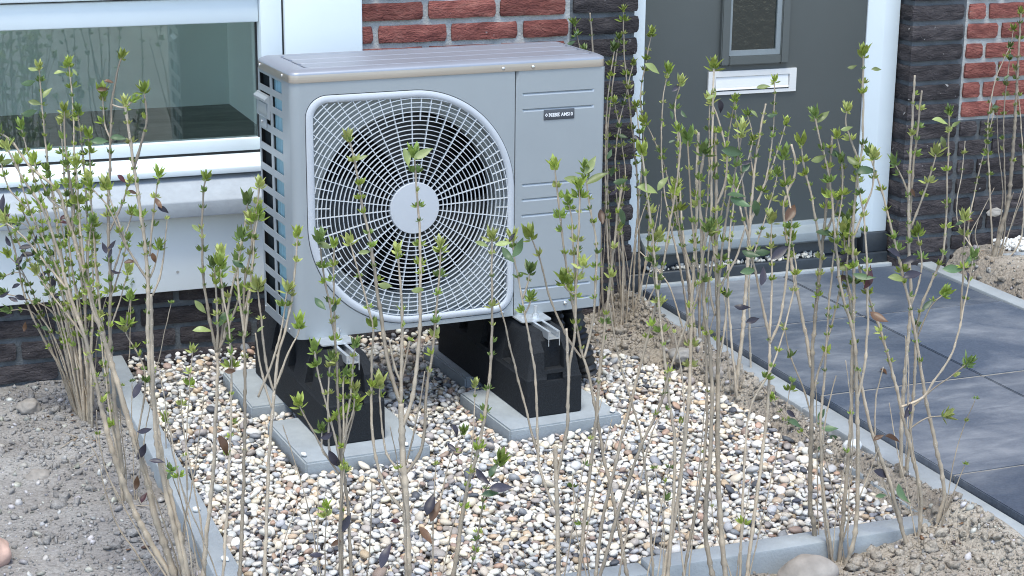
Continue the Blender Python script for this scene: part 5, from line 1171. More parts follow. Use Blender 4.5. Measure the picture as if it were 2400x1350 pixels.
'I2':[[0.375,-1.132,-0.03],[[3.2,1.3,0.6,"b",[[0.375,-1.132,-0.03],[0.368,-1.126,-0.0],[0.354,-1.115,0.062],[0.333,-1.094,0.197],[0.316,-1.079,0.289],[0.304,-1.066,0.377],[0.288,-1.051,0.465],[0.282,-1.047,0.482],[0.273,-1.039,0.538],[0.258,-1.023,0.643],[0.25,-1.012,0.727],[0.244,-1.004,0.793],[0.241,-0.999,0.83]]],[2.2,1.2,0.3,"b",[[0.285,-1.049,0.479],[0.299,-1.053,0.549],[0.303,-1.053,0.632],[0.303,-1.052,0.699],[0.294,-1.047,0.748],[0.286,-1.044,0.801],[0.283,-1.042,0.828]]],[2,1,0.85,"b",[[0.28,-1.047,0.479],[0.253,-1.039,0.522],[0.223,-1.031,0.593],[0.207,-1.028,0.655],[0.193,-1.025,0.695],[0.187,-1.023,0.709]]]],[["l",[0.263,-1.045,0.814],42,-10],["l",[0.299,-1.059,0.82],46,35],["l",[0.288,-1.054,0.843],40,60]]],
'J1':[[0.253,-1.087,-0.03],[[3.4,1.8,0.62,"c",[[0.253,-1.087,-0.03],[0.257,-1.087,0.0],[0.266,-1.088,0.06],[0.279,-1.086,0.201],[0.295,-1.084,0.357],[0.301,-1.082,0.437],[0.308,-1.081,0.518],[0.32,-1.08,0.637],[0.331,-1.079,0.743],[0.338,-1.079,0.802]]],[3.2,1.3,0.62,"b",[[0.283,-1.098,-0.03],[0.286,-1.099,0.001],[0.294,-1.102,0.062],[0.306,-1.107,0.188],[0.339,-1.119,0.364],[0.362,-1.128,0.477],[0.377,-1.134,0.554],[0.388,-1.138,0.614],[0.395,-1.14,0.661],[0.407,-1.145,0.761],[0.414,-1.147,0.826],[0.418,-1.149,0.884],[0.414,-1.147,0.913]]],[3.4,1.3,0.6,"b",[[0.279,-1.097,-0.03],[0.285,-1.1,-0.003],[0.301,-1.109,0.064],[0.327,-1.123,0.191],[0.362,-1.141,0.327],[0.39,-1.154,0.403],[0.405,-1.162,0.472],[0.426,-1.172,0.554],[0.444,-1.181,0.613],[0.451,-1.187,0.692],[0.457,-1.191,0.74]]],[2.2,1.1,0.97,"n",[[0.401,-1.141,-0.03],[0.399,-1.141,0.001],[0.395,-1.142,0.067],[0.38,-1.141,0.227],[0.363,-1.139,0.34],[0.345,-1.134,0.411],[0.321,-1.128,0.491],[0.299,-1.123,0.603]]],[1.8,1,0.8,"n",[[0.325,-1.113,-0.03],[0.328,-1.116,0.002],[0.344,-1.13,0.153],[0.362,-1.142,0.258],[0.379,-1.154,0.36],[0.399,-1.164,0.402]]],[2,1.1,0.3,"b",[[0.387,-1.137,0.614],[0.38,-1.135,0.654],[0.376,-1.133,0.693],[0.383,-1.135,0.717]]]],[["l",[0.363,-1.139,0.811],40,-8],["l",[0.386,-1.147,0.823],34,60],["g",[0.337,-1.091,0.75],34,-70],["r",[0.301,-1.078,0.75],30,-80]]],
'J2':[[0.406,-1.143,-0.03],[[3.8,2,0.65,"c",[[0.406,-1.143,-0.03],[0.41,-1.143,0.0],[0.417,-1.142,0.06],[0.442,-1.142,0.219],[0.456,-1.138,0.373],[0.46,-1.135,0.46],[0.462,-1.129,0.571],[0.468,-1.122,0.736],[0.469,-1.117,0.832],[0.47,-1.114,0.901]]],[3,1.3,0.55,"b",[[0.414,-1.146,-0.03],[0.417,-1.148,0.001],[0.422,-1.151,0.063],[0.425,-1.156,0.296],[0.412,-1.153,0.414],[0.397,-1.149,0.52],[0.386,-1.146,0.609],[0.372,-1.143,0.72],[0.358,-1.139,0.821],[0.35,-1.137,0.874]]],[2.8,1.2,0.6,"b",[[0.439,-1.155,-0.03],[0.443,-1.156,0.001],[0.452,-1.158,0.069],[0.479,-1.163,0.278],[0.484,-1.163,0.385],[0.478,-1.158,0.522],[0.472,-1.153,0.603],[0.458,-1.146,0.682],[0.449,-1.141,0.76],[0.443,-1.137,0.838],[0.439,-1.134,0.891]]],[2,1.1,0.3,"b",[[0.464,-1.126,0.644],[0.45,-1.115,0.691],[0.44,-1.107,0.738],[0.436,-1.099,0.799]]],[1.5,0.9,0.9,"n",[[0.464,-1.164,-0.03],[0.456,-1.164,0.02],[0.431,-1.166,0.198],[0.434,-1.175,0.319],[0.424,-1.179,0.454],[0.404,-1.178,0.552]]]],[["l",[0.386,-1.093,1.017],32,-30]]],
'J':[[0.544,-1.192,-0.03],[[5,2,0.7,"c",[[0.544,-1.192,-0.03],[0.533,-1.187,0.027],[0.525,-1.184,0.065],[0.508,-1.175,0.239],[0.502,-1.17,0.396],[0.499,-1.168,0.523],[0.492,-1.163,0.651],[0.488,-1.16,0.755],[0.485,-1.158,0.844],[0.482,-1.156,0.906]]],[4.2,2,0.6,"b",[[0.535,-1.19,-0.03],[0.518,-1.184,0.019],[0.5,-1.178,0.07],[0.484,-1.174,0.171],[0.487,-1.177,0.331],[0.482,-1.178,0.469],[0.47,-1.175,0.561],[0.462,-1.173,0.617],[0.455,-1.172,0.72],[0.448,-1.17,0.813],[0.452,-1.173,0.875]]],[2.6,1.2,0.3,"b",[[0.5,-1.169,0.442],[0.496,-1.173,0.533],[0.491,-1.175,0.615],[0.494,-1.183,0.737],[0.504,-1.193,0.837],[0.508,-1.196,0.875],[0.512,-1.2,0.918]]],[2.2,1.2,0.8,"n",[[0.496,-1.165,0.62],[0.521,-1.178,0.679],[0.53,-1.183,0.717],[0.534,-1.186,0.74]]],[2.4,1.4,0.5,"b",[[0.493,-1.163,0.651],[0.48,-1.159,0.746],[0.477,-1.157,0.839],[0.475,-1.157,0.939],[0.474,-1.156,1.022]]],[2,1.1,0.3,"b",[[0.488,-1.16,0.777],[0.499,-1.163,0.808],[0.503,-1.164,0.854],[0.492,-1.158,0.915],[0.475,-1.15,0.962]]],[2,1.1,0.35,"b",[[0.492,-1.164,0.572],[0.481,-1.161,0.62],[0.475,-1.161,0.684],[0.478,-1.163,0.732]]],[2,1.1,0.5,"n",[[0.499,-1.17,0.475],[0.508,-1.174,0.557],[0.509,-1.174,0.621],[0.511,-1.175,0.669]]]],[["g",[0.495,-1.202,0.881],42,-8],["l",[0.467,-1.165,0.974],20,20],["g",[0.506,-1.202,0.804],36,5],["g",[0.512,-1.204,0.789],40,-25],["p",[0.486,-1.166,0.955],26,-70]]],
'K':[[1.149,0.169,-0.0],[[4,1.4,0.5,"b",[[1.149,0.169,-0.0],[1.132,0.183,0.184],[1.108,0.198,0.348],[1.095,0.21,0.509],[1.089,0.216,0.623],[1.081,0.222,0.701],[1.094,0.22,0.76]]],[3.2,1.3,0.45,"b",[[1.152,0.188,-0.0],[1.126,0.202,0.239],[1.1,0.214,0.368],[1.064,0.23,0.53],[1.03,0.245,0.621],[1.011,0.253,0.657]]],[3.4,1.3,0.5,"b",[[1.157,0.166,-0.0],[1.152,0.177,0.184],[1.16,0.181,0.348],[1.169,0.184,0.486],[1.169,0.19,0.6],[1.168,0.195,0.707]]],[3,1.2,0.5,"b",[[1.15,0.168,0.0],[1.106,0.191,0.232],[1.071,0.208,0.395],[1.054,0.217,0.487],[1.045,0.223,0.613],[1.048,0.225,0.725],[1.058,0.223,0.794]]],[3,1.2,0.5,"b",[[1.155,0.167,-0.0],[1.166,0.167,0.185],[1.189,0.163,0.35],[1.207,0.16,0.489],[1.21,0.162,0.614],[1.224,0.159,0.724]]],[2.4,1.2,0.9,"n",[[1.149,0.181,-0.0],[1.096,0.219,0.178],[1.063,0.239,0.247],[1.012,0.264,0.305]]]],[["g",[1.07,0.215,0.681],26,-70],["g",[1.098,0.204,0.681],28,-70],["p",[1.079,0.214,0.753],28,40],["g",[1.071,0.212,0.613],20,30]]],
'L':[[1.116,-0.11,0.02],[[5,2,0.66,"c",[[1.116,-0.11,0.02],[1.132,-0.109,0.226],[1.138,-0.105,0.416],[1.146,-0.102,0.59],[1.158,-0.103,0.696],[1.168,-0.105,0.757]]],[2.4,1.2,0.3,"b",[[1.139,-0.104,0.46],[1.163,-0.113,0.536],[1.176,-0.117,0.591],[1.184,-0.12,0.708],[1.182,-0.118,0.814]]],[2.4,1.2,0.3,"b",[[1.141,-0.105,0.46],[1.176,-0.114,0.568],[1.197,-0.119,0.633],[1.216,-0.124,0.707]]],[2.4,1.2,0.4,"b",[[1.137,-0.104,0.438],[1.115,-0.101,0.559],[1.098,-0.1,0.672],[1.084,-0.1,0.769]]],[2,1.1,0.4,"b",[[1.145,-0.103,0.568],[1.135,-0.1,0.633],[1.135,-0.101,0.687],[1.123,-0.097,0.729]]],[3,1.3,0.6,"b",[[1.115,-0.128,0.02],[1.096,-0.115,0.155],[1.084,-0.103,0.332],[1.094,-0.099,0.506],[1.124,-0.106,0.613],[1.135,-0.108,0.667]]],[2.6,1.2,0.5,"b",[[1.231,0.016,0.02],[1.223,0.024,0.148],[1.22,0.029,0.287],[1.25,0.023,0.423],[1.273,0.017,0.513],[1.279,0.016,0.547]]]],[["l",[1.153,-0.118,0.802],38,12],["g",[1.175,-0.127,0.731],26,0],["l",[1.135,-0.113,0.736],26,-30],["g",[1.117,-0.115,0.605],36,50],["p",[1.117,-0.114,0.615],30,20],["g",[1.148,-0.118,0.495],46,-80],["g",[1.247,0.011,0.344],44,-8]]],
'M':[[0.648,-1.049,-0.03],[[3.6,2.2,0.99,"n",[[0.648,-1.049,-0.03],[0.649,-1.048,-0.008],[0.666,-1.041,0.149],[0.685,-1.033,0.329],[0.688,-1.023,0.462]]],[2.4,1.2,0.5,"b",[[0.688,-1.024,0.464],[0.658,-1.012,0.591],[0.639,-1.005,0.672],[0.624,-0.999,0.725],[0.61,-0.994,0.774]]],[2.4,1.2,0.45,"b",[[0.688,-1.024,0.458],[0.704,-1.035,0.522],[0.707,-1.047,0.666],[0.704,-1.05,0.721],[0.685,-1.05,0.805],[0.683,-1.051,0.83]]],[2.2,1.2,0.5,"b",[[0.687,-1.024,0.462],[0.692,-1.012,0.588],[0.691,-1.004,0.662],[0.692,-1.001,0.695]]],[2.4,1.1,0.6,"b",[[0.634,-1.044,-0.03],[0.635,-1.043,0.002],[0.64,-1.032,0.215],[0.649,-1.028,0.328],[0.68,-1.036,0.397],[0.702,-1.041,0.465],[0.726,-1.043,0.584],[0.723,-1.039,0.634],[0.718,-1.035,0.667]]]],[["r",[0.7,-1.06,0.728],44,60],["p",[0.63,-1.013,0.533],32,-10],["p",[0.651,-1.02,0.508],30,20],["p",[0.666,-1.026,0.597],40,75],["g",[0.641,-1.017,0.639],36,-20],["p",[0.687,-1.049,0.648],46,40],["g",[0.639,-1.016,0.606],34,10]]],
'N':[[0.854,-0.977,-0.02],[[4.6,2,0.62,"c",[[0.854,-0.977,-0.02],[0.84,-0.975,0.036],[0.828,-0.974,0.101],[0.812,-0.983,0.372],[0.808,-0.985,0.447],[0.809,-0.996,0.623],[0.81,-1.004,0.764],[0.81,-1.009,0.855]]],[3,2,0.55,"c",[[0.807,-0.982,0.384],[0.799,-0.974,0.445],[0.783,-0.962,0.522],[0.754,-0.938,0.693],[0.775,-0.939,0.777],[0.766,-0.932,0.829]]],[2.2,1.1,0.3,"b",[[0.81,-0.998,0.651],[0.833,-1.007,0.728],[0.838,-1.008,0.787],[0.824,-1.003,0.853]]],[2.4,1.2,0.3,"b",[[0.81,-0.996,0.616],[0.782,-0.996,0.729],[0.761,-0.994,0.794],[0.751,-0.995,0.84]]],[2.2,1.1,0.4,"b",[[0.815,-0.98,0.32],[0.828,-0.987,0.392],[0.843,-0.994,0.473],[0.856,-1.002,0.579],[0.858,-1.004,0.666]]],[1.6,1,0.6,"n",[[0.818,-0.98,0.274],[0.795,-0.973,0.346],[0.768,-0.964,0.41],[0.754,-0.96,0.472]]],[1.8,1,0.9,"n",[[0.861,-1.018,-0.02],[0.844,-1.003,0.075],[0.839,-0.993,0.165],[0.846,-0.987,0.273],[0.865,-0.986,0.361]]]],[["l",[0.787,-1.011,0.898],36,50],["l",[0.774,-1.005,0.891],24,20],["l",[0.785,-1.008,0.813],32,10],["g",[0.819,-1.012,0.822],34,-15],["g",[0.812,-1.009,0.666],46,-3],["p",[0.856,-1.013,0.616],46,20],["l",[0.861,-1.015,0.595],44,10],["r",[0.859,-1.013,0.569],44,-10]]],
'O':[[0.88,-1.017,-0.03],[[4.2,1.4,0.55,"b",[[0.88,-1.017,-0.03],[0.88,-1.019,0.02],[0.879,-1.028,0.248],[0.871,-1.032,0.418],[0.864,-1.035,0.54],[0.852,-1.036,0.676],[0.852,-1.04,0.775],[0.855,-1.045,0.851],[0.849,-1.046,0.941],[0.844,-1.047,1.014]]],[4.4,1.3,0.55,"b",[[0.874,-1.037,-0.03],[0.895,-1.046,0.042],[0.89,-1.046,0.197],[0.88,-1.044,0.328],[0.866,-1.041,0.457],[0.839,-1.031,0.547],[0.821,-1.026,0.647],[0.802,-1.02,0.775],[0.779,-1.013,0.858],[0.769,-1.009,0.897]]],[2.8,1.2,0.5,"b",[[0.869,-1.026,-0.03],[0.857,-1.022,-0.013],[0.832,-1.014,0.134],[0.82,-1.012,0.269],[0.821,-1.014,0.375],[0.821,-1.016,0.556],[0.826,-1.019,0.655],[0.831,-1.023,0.748],[0.826,-1.022,0.807]]],[2.6,1.2,0.4,"b",[[0.88,-1.044,0.324],[0.889,-1.049,0.391],[0.888,-1.051,0.5],[0.871,-1.048,0.677],[0.856,-1.044,0.751],[0.848,-1.041,0.801]]],[2.2,1.2,0.3,"b",[[0.853,-1.036,0.656],[0.871,-1.046,0.725],[0.88,-1.051,0.759],[0.877,-1.053,0.818]]],[2,1.1,0.3,"b",[[0.853,-1.042,0.809],[0.836,-1.035,0.85],[0.825,-1.03,0.883],[0.826,-1.03,0.907]]],[1.6,1,0.8,"n",[[0.883,-1.02,0.011],[0.894,-1.021,0.057],[0.909,-1.025,0.094],[0.946,-1.032,0.212]]],[2,1.2,0.5,"b",[[0.865,-1.034,0.517],[0.85,-1.026,0.586],[0.852,-1.024,0.654],[0.856,-1.024,0.704]]]],[["g",[0.862,-1.057,0.797],48,12],["l",[0.822,-1.04,0.875],24,10],["l",[0.837,-1.046,0.811],32,-45],["m",[0.883,-1.061,0.583],52,60],["r",[0.903,-1.067,0.501],40,-35],["g",[0.87,-1.056,0.583],44,-20],["l",[0.864,-1.064,0.99],20,0],["l",[0.821,-1.048,0.993],18,0]]],
'P':[[1.029,-1.044,-0.0],[[4,1.3,0.55,"b",[[1.029,-1.044,-0.0],[0.981,-1.032,0.125],[0.939,-1.021,0.234],[0.896,-1.012,0.385],[0.876,-1.01,0.492],[0.861,-1.008,0.58],[0.849,-1.008,0.667]]],[4,1.3,0.55,"b",[[1.061,-1.023,0.0],[1.063,-1.027,0.044],[1.052,-1.027,0.12],[1.011,-1.019,0.257],[0.965,-1.011,0.407],[0.918,-1.0,0.529],[0.888,-0.994,0.609],[0.866,-0.989,0.679]]],[4.2,1.4,0.5,"b",[[1.103,-1.014,-0.0],[1.116,-1.019,0.043],[1.118,-1.019,0.108],[1.077,-1.002,0.274],[1.035,-0.985,0.47],[1.001,-0.971,0.595],[0.969,-0.958,0.709],[0.936,-0.945,0.801]]],[2.4,1.2,0.7,"b",[[1.0,-1.018,0.288],[1.043,-1.035,0.311],[1.058,-1.042,0.345],[1.089,-1.056,0.408],[1.103,-1.066,0.525],[1.109,-1.071,0.605]]],[2,1.1,0.5,"b",[[1.098,-1.062,0.476],[1.093,-1.064,0.574],[1.086,-1.065,0.685]]],[2,1,0.9,"n",[[1.04,-1.039,0.0],[0.956,-1.022,0.17],[0.936,-1.026,0.302],[0.938,-1.03,0.349],[0.942,-1.035,0.386]]],[1.6,0.9,0.7,"b",[[1.018,-1.021,0.236],[1.054,-1.032,0.263],[1.089,-1.045,0.268]]],[1.6,0.8,0.95,"n",[[1.107,-1.016,0.0],[1.145,-1.026,0.099],[1.161,-1.029,0.146]]]],[["p",[1.022,-0.99,0.592],40,30],["p",[1.026,-0.992,0.56],44,20],["l",[0.998,-0.981,0.551],40,-5],["p",[0.991,-0.978,0.604],36,-20],["g",[0.997,-1.047,0.109],46,-80],["g",[0.962,-1.029,0.105],24,8],["p",[0.961,-1.032,0.155],40,-15],["r",[0.989,-1.019,0.225],36,-8],["r",[0.944,-1.033,0.236],26,30],["p",[1.011,-1.033,0.287],40,60],["g",[1.069,-1.066,0.585],44,0],["g",[1.058,-1.004,0.497],30,50],["p",[1.098,-1.076,0.568],22,-70]]],
'Q':[[1.151,-0.824,0.03],[[4.2,1.8,0.6,"c",[[1.151,-0.824,0.03],[1.137,-0.826,0.169],[1.133,-0.831,0.305],[1.133,-0.834,0.371],[1.129,-0.838,0.467],[1.117,-0.838,0.559],[1.104,-0.84,0.696],[1.098,-0.845,0.827],[1.093,-0.849,0.937]]],[2.6,1.8,0.4,"c",[[1.115,-0.839,0.589],[1.114,-0.834,0.698],[1.12,-0.831,0.797],[1.127,-0.828,0.901]]],[2.2,1.1,0.6,"b",[[1.106,-0.84,0.682],[1.092,-0.832,0.718],[1.077,-0.824,0.749]]],[2.2,1.1,0.35,"b",[[1.118,-0.839,0.617],[1.135,-0.856,0.701],[1.145,-0.869,0.774]]],[3.4,1.4,0.45,"b",[[1.16,-0.822,0.03],[1.161,-0.828,0.225],[1.157,-0.832,0.411],[1.184,-0.845,0.516],[1.194,-0.851,0.567],[1.186,-0.853,0.754],[1.18,-0.854,0.858]]],[1.8,1,0.7,"b",[[1.154,-0.825,0.201],[1.202,-0.844,0.251],[1.234,-0.857,0.28],[1.263,-0.868,0.307]]],[2,1.1,0.4,"b",[[1.13,-0.837,0.438],[1.146,-0.841,0.494],[1.147,-0.84,0.55],[1.137,-0.834,0.596]]],[1.8,1,0.6,"b",[[1.158,-0.831,0.367],[1.179,-0.839,0.434],[1.204,-0.849,0.463]]]],[["l",[1.159,-0.856,0.841],36,-10],["l",[1.169,-0.858,0.794],30,-70],["l",[1.188,-0.867,0.835],22,40],["r",[1.112,-0.844,0.691],24,-40],["g",[1.239,-0.878,0.542],30,60]]],
'R':[[2.394,0.597,0.08],[[7,2,0.5,"b",[[2.394,0.597,0.08],[2.415,0.588,0.18],[2.429,0.581,0.263],[2.43,0.579,0.4],[2.423,0.579,0.641],[2.415,0.579,0.863]]],[3,1.3,0.45,"b",[[2.411,0.602,0.08],[2.376,0.614,0.342],[2.359,0.621,0.504],[2.369,0.616,0.651],[2.402,0.603,0.756]]],[2.6,1.2,0.5,"b",[[2.402,0.617,0.08],[2.34,0.647,0.145],[2.356,0.656,0.294],[2.389,0.66,0.458],[2.408,0.662,0.548]]],[2.6,1.2,0.5,"b",[[2.413,0.601,0.08],[2.442,0.603,0.189],[2.434,0.644,0.516],[2.448,0.66,0.694],[2.459,0.668,0.799]]],[2.6,1.2,0.5,"b",[[2.419,0.6,0.08],[2.483,0.573,0.151],[2.469,0.572,0.372],[2.439,0.578,0.574],[2.416,0.584,0.693]]],[2,1,0.8,"n",[[2.402,0.617,0.08],[2.297,0.651,0.203],[2.294,0.644,0.369],[2.293,0.64,0.464]]],[2,1,0.8,"n",[[2.417,0.623,0.08],[2.45,0.637,0.264],[2.439,0.666,0.424],[2.435,0.687,0.557]]],[1.6,0.9,0.9,"n",[[2.411,0.625,0.08],[2.342,0.649,0.13],[2.37,0.633,0.229]]],[1.6,0.9,0.9,"n",[[2.411,0.625,0.08],[2.359,0.642,0.165],[2.402,0.621,0.312]]]],[["g",[2.298,0.64,0.202],30,20],["r",[2.339,0.643,0.208],30,10],["g",[2.372,0.605,0.573],24,20],["g",[2.435,0.649,0.656],26,50],["g",[2.447,0.652,0.722],24,0]]],
'S':[[1.168,0.581,0.02],[[3.5,1.3,0.42,"b",[[1.168,0.581,0.02],[1.156,0.586,0.33],[1.145,0.591,0.479],[1.128,0.598,0.614],[1.108,0.605,0.775],[1.102,0.608,0.909]]],[3,1.3,0.35,"b",[[1.134,0.688,0.02],[1.114,0.703,0.307],[1.108,0.711,0.522],[1.122,0.71,0.696],[1.135,0.708,0.816]]],[3,1.3,0.45,"b",[[1.129,0.548,0.02],[1.136,0.559,0.262],[1.156,0.566,0.533],[1.148,0.577,0.672],[1.165,0.577,0.785],[1.176,0.576,0.848]]],[2.6,1.2,0.4,"b",[[1.135,0.555,0.02],[1.171,0.546,0.262],[1.159,0.554,0.424],[1.143,0.563,0.546],[1.132,0.569,0.643]]],[2.8,1.2,0.4,"b",[[1.068,0.524,0.02],[1.042,0.527,0.176],[1.023,0.523,0.415],[1.017,0.517,0.598],[1.019,0.511,0.706],[1.03,0.502,0.815]]],[2.4,1.2,0.45,"b",[[1.079,0.52,0.02],[1.082,0.525,0.224],[1.059,0.539,0.446],[1.066,0.541,0.591],[1.087,0.536,0.699],[1.101,0.532,0.77]]],[2.4,1.2,0.45,"b",[[1.09,0.525,0.02],[1.072,0.535,0.272],[1.086,0.532,0.445],[1.072,0.539,0.567],[1.054,0.547,0.663]]],[2.4,1.8,0.97,"c",[[1.086,0.527,0.02],[1.093,0.54,0.169],[1.078,0.558,0.292],[1.091,0.566,0.423]]],[2,1,0.9,"n",[[1.109,0.542,0.02],[1.07,0.557,0.192],[1.045,0.566,0.317],[1.041,0.568,0.404]]],[2,1,0.9,"n",[[1.099,0.531,0.02],[1.105,0.516,0.199],[1.121,0.501,0.326],[1.149,0.483,0.426]]],[2,1,0.9,"n",[[1.114,0.539,0.02],[1.147,0.518,0.17],[1.165,0.506,0.272],[1.177,0.495,0.373]]],[2,1,0.8,"b",[[1.145,0.561,0.02],[1.203,0.548,0.132],[1.238,0.544,0.257],[1.261,0.544,0.369]]]],[["g",[1.046,0.534,0.472],34,80],["g",[1.071,0.527,0.441],44,5],["g",[1.074,0.528,0.569],30,-30],["p",[1.053,0.53,0.411],30,30],["g",[1.026,0.506,0.527],34,60],["p",[1.133,0.556,0.554],30,-50],["p",[1.14,0.582,0.518],28,50]]],
'T':[[1.056,0.653,0.02],[[3,1.3,0.75,"b",[[1.056,0.653,0.02],[1.024,0.653,0.45],[0.997,0.654,0.758],[0.977,0.659,0.868]]],[3,2,0.97,"c",[[1.071,0.624,0.02],[1.029,0.592,0.462],[0.995,0.567,0.794],[0.98,0.56,0.912]]],[2.4,1.2,0.7,"b",[[1.063,0.637,0.02],[1.038,0.633,0.453],[1.007,0.637,0.724],[0.997,0.638,0.796]]]],[["g",[0.972,0.651,0.837],26,30],["g",[0.979,0.648,0.849],24,60],["g",[0.966,0.653,0.819],26,10]]],
's1':[[0.274,-0.439,0.0],[[1.4,1,0.9,"b",[[0.274,-0.439,0.0],[0.283,-0.443,0.096],[0.288,-0.445,0.229]]]],[]],
's2':[[0.187,-0.488,0.0],[[1.5,1,0.75,"b",[[0.187,-0.488,0.0],[0.213,-0.493,0.083],[0.241,-0.499,0.146]]]],[["p",[0.224,-0.504,0.155],34,-60],["p",[0.215,-0.502,0.116],28,-50]]],
's3':[[0.032,-1.08,-0.02],[[1.8,1.1,0.45,"b",[[0.032,-1.08,-0.02],[0.043,-1.088,0.062],[0.059,-1.101,0.183],[0.068,-1.109,0.26],[0.081,-1.116,0.302],[0.092,-1.121,0.323]]]],[["p",[0.06,-1.118,0.297],40,-60],["p",[0.093,-1.13,0.279],44,5],["g",[0.078,-1.126,0.314],30,60],["g",[0.075,-1.123,0.268],34,10]]],
's4':[[-0.015,-1.063,-0.02],[[1.5,1,0.9,"n",[[-0.015,-1.063,-0.02],[-0.014,-1.06,0.058],[-0.012,-1.056,0.205],[-0.006,-1.055,0.307]]]],[["r",[-0.012,-1.066,0.225],46,70],["p",[-0.02,-1.063,0.238],44,75],["r",[-0.027,-1.062,0.176],40,-50]]],
's5':[[1.157,-0.51,-0.0],[[2,1.1,0.5,"b",[[1.157,-0.51,-0.0],[1.114,-0.493,0.021],[1.075,-0.476,0.052],[1.046,-0.464,0.088],[1.028,-0.456,0.119]]]],[["g",[1.074,-0.487,0.066],44,-20],["g",[1.129,-0.509,0.088],34,70],["g",[1.149,-0.517,0.052],40,-5],["g",[1.138,-0.513,0.003],34,10],["g",[1.164,-0.524,0.025],36,-30],["g",[1.173,-0.527,-0.002],34,10],["p",[1.064,-0.482,0.087],30,-40],["g",[1.189,-0.533,0.004],30,70]]],
's6':[[-0.322,-0.015,0.0],[[1.4,1,0.8,"b",[[-0.322,-0.015,0.0],[-0.322,-0.017,0.054],[-0.321,-0.018,0.08]]]],[]],
's7':[[-0.292,0.735,-0.0],[[1.4,1,0.6,"b",[[-0.292,0.735,-0.0],[-0.283,0.731,0.073],[-0.275,0.727,0.205]]]],[]],
}
# ------------------------------------------------------------------ shrubs
def leaf_grid(L, Wd, fold, curl, nu=5):
    """lens-shaped leaf along +Z, face towards +Y, folded on the midrib and curling outward; returns verts, quads"""
    vs, fs = [], []
    for i in range(nu + 1):
        t = i / nu
        w = Wd * 0.5 * (math.sin(math.pi * t ** 0.80) ** 1.15 if 0 < i < nu else 0.0)
        z = L * t * math.cos(curl * t * 0.6); y = L * t * math.sin(curl * t * 0.6)
        for sgn in (-1, 0, 1): vs.append((sgn * w, y + abs(sgn) * w * fold, z))
    for i in range(nu):
        for k in range(2):
            a = i * 3 + k; fs.append((a, a + 1, a + 4, a + 3))
    return vs, fs

def add_leaf(V, Fc, L, Wd, fold, curl, M4, nu=5):
    v, f = leaf_grid(L, Wd, fold, curl, nu); k = len(V)
    V.extend([tuple(M4 @ Vector(p)) for p in v]); Fc.extend([tuple(i + k for i in q) for q in f])

def bud(V, Fc, rg, base, az, lean, size, n):
    """a tuft of n young leaves leaving the stem at 'base' in direction az, leaning out by 'lean'"""
    root = Matrix.Translation(base) @ Matrix.Rotation(az, 4, 'Z') @ Matrix.Rotation(lean, 4, 'Y')
    tw = rg.uniform(0, 1.5)
    for k in range(n):                      # opposite pairs, each pair turned a quarter from the one below
        pair = k // 2
        a = tw + pair * math.pi / 2 + (k % 2) * math.pi + rg.uniform(-0.2, 0.2)
        inner = pair / max(1, (n - 1) // 2) if n > 2 else 0.6
        op = 0.34 * (1 - inner) + 0.07 + rg.uniform(-0.06, 0.10)
        Lk = size * rg.uniform(0.85, 1.12) * (1 - 0.18 * inner)
        m4 = root @ Matrix.Translation((0, 0, size * (0.08 + 0.12 * inner))) @ Matrix.Rotation(a, 4, 'Z') @ Matrix.Rotation(-op, 4, 'X')
        add_leaf(V, Fc, Lk, Lk * rg.uniform(0.36, 0.46), 0.6, rg.uniform(-0.1, 0.75), m4, 4)

def cluster_mesh(kind, seed):
    rg = random.Random(seed * 91 + 7); V, Fc = [], []
    if kind == 'tight':
        for az in (0, math.pi): bud(V, Fc, rg, (0.002 * math.cos(az), 0.002 * math.sin(az), 0), az, rg.uniform(0.30, 0.5), rg.uniform(0.011, 0.015), 4)
    elif kind == 'open':
        for az in (0, math.pi): bud(V, Fc, rg, (0.002 * math.cos(az), 0.002 * math.sin(az), 0), az, rg.uniform(0.42, 0.75), rg.uniform(0.017, 0.024), rg.choice((4, 6)))
    elif kind == 'one':
        bud(V, Fc, rg, (0.002, 0, 0), 0, rg.uniform(0.4, 0.7), rg.uniform(0.015, 0.023), 4)
    else:
        bud(V, Fc, rg, (0, 0, -0.002), 0, rg.uniform(-0.1, 0.1), rg.uniform(0.024, 0.031), 6)
        for az in (rg.uniform(0, 3), ): bud(V, Fc, rg, (0, 0, -0.006), az, 0.6, rg.uniform(0.018, 0.024), 3); bud(V, Fc, rg, (0, 0, -0.006), az + math.pi, 0.6, rg.uniform(0.016, 0.022), 3)
    me = from_py("leaf_bud", V, Fc, True); me.materials.append(M['leaf']); return me
CL = {k: [cluster_mesh(k, s) for s in range(n)] for k, n in (('tight', 8), ('open', 10), ('one', 6), ('top', 7))}

def big_leaf_mesh(seed):
    rg = random.Random(seed); V, Fc = [], []
    v, f = leaf_grid(1.0, rg.uniform(0.33, 0.43), rg.uniform(0.25, 0.55), rg.uniform(-0.9, -0.2), 8)
    v = [(x, y + 0.02 * math.sin(9 * z + seed), z) for x, y, z in v]
    me = from_py("leaf", v, f, True); me.materials.append(M['leaf']); return me
BL = [big_leaf_mesh(s) for s in range(8)]
LEAFCOL = {'p': (0.040, 0.036, 0.050), 'm': (0.075, 0.024, 0.028), 'r': (0.115, 0.062, 0.034), 'g': (0.075, 0.125, 0.058), 'l': (0.24, 0.29, 0.105)}
LEAFLAB = {'p': "dark purplish old leaf", 'm': "maroon old leaf", 'r': "brown withered leaf", 'g': "dark green old leaf", 'l': "pale yellow green leaf"}
GREENS = [(0.225, 0.305, 0.055), (0.285, 0.355, 0.070), (0.185, 0.265, 0.058), (0.330, 0.370, 0.115), (0.135, 0.200, 0.055)]

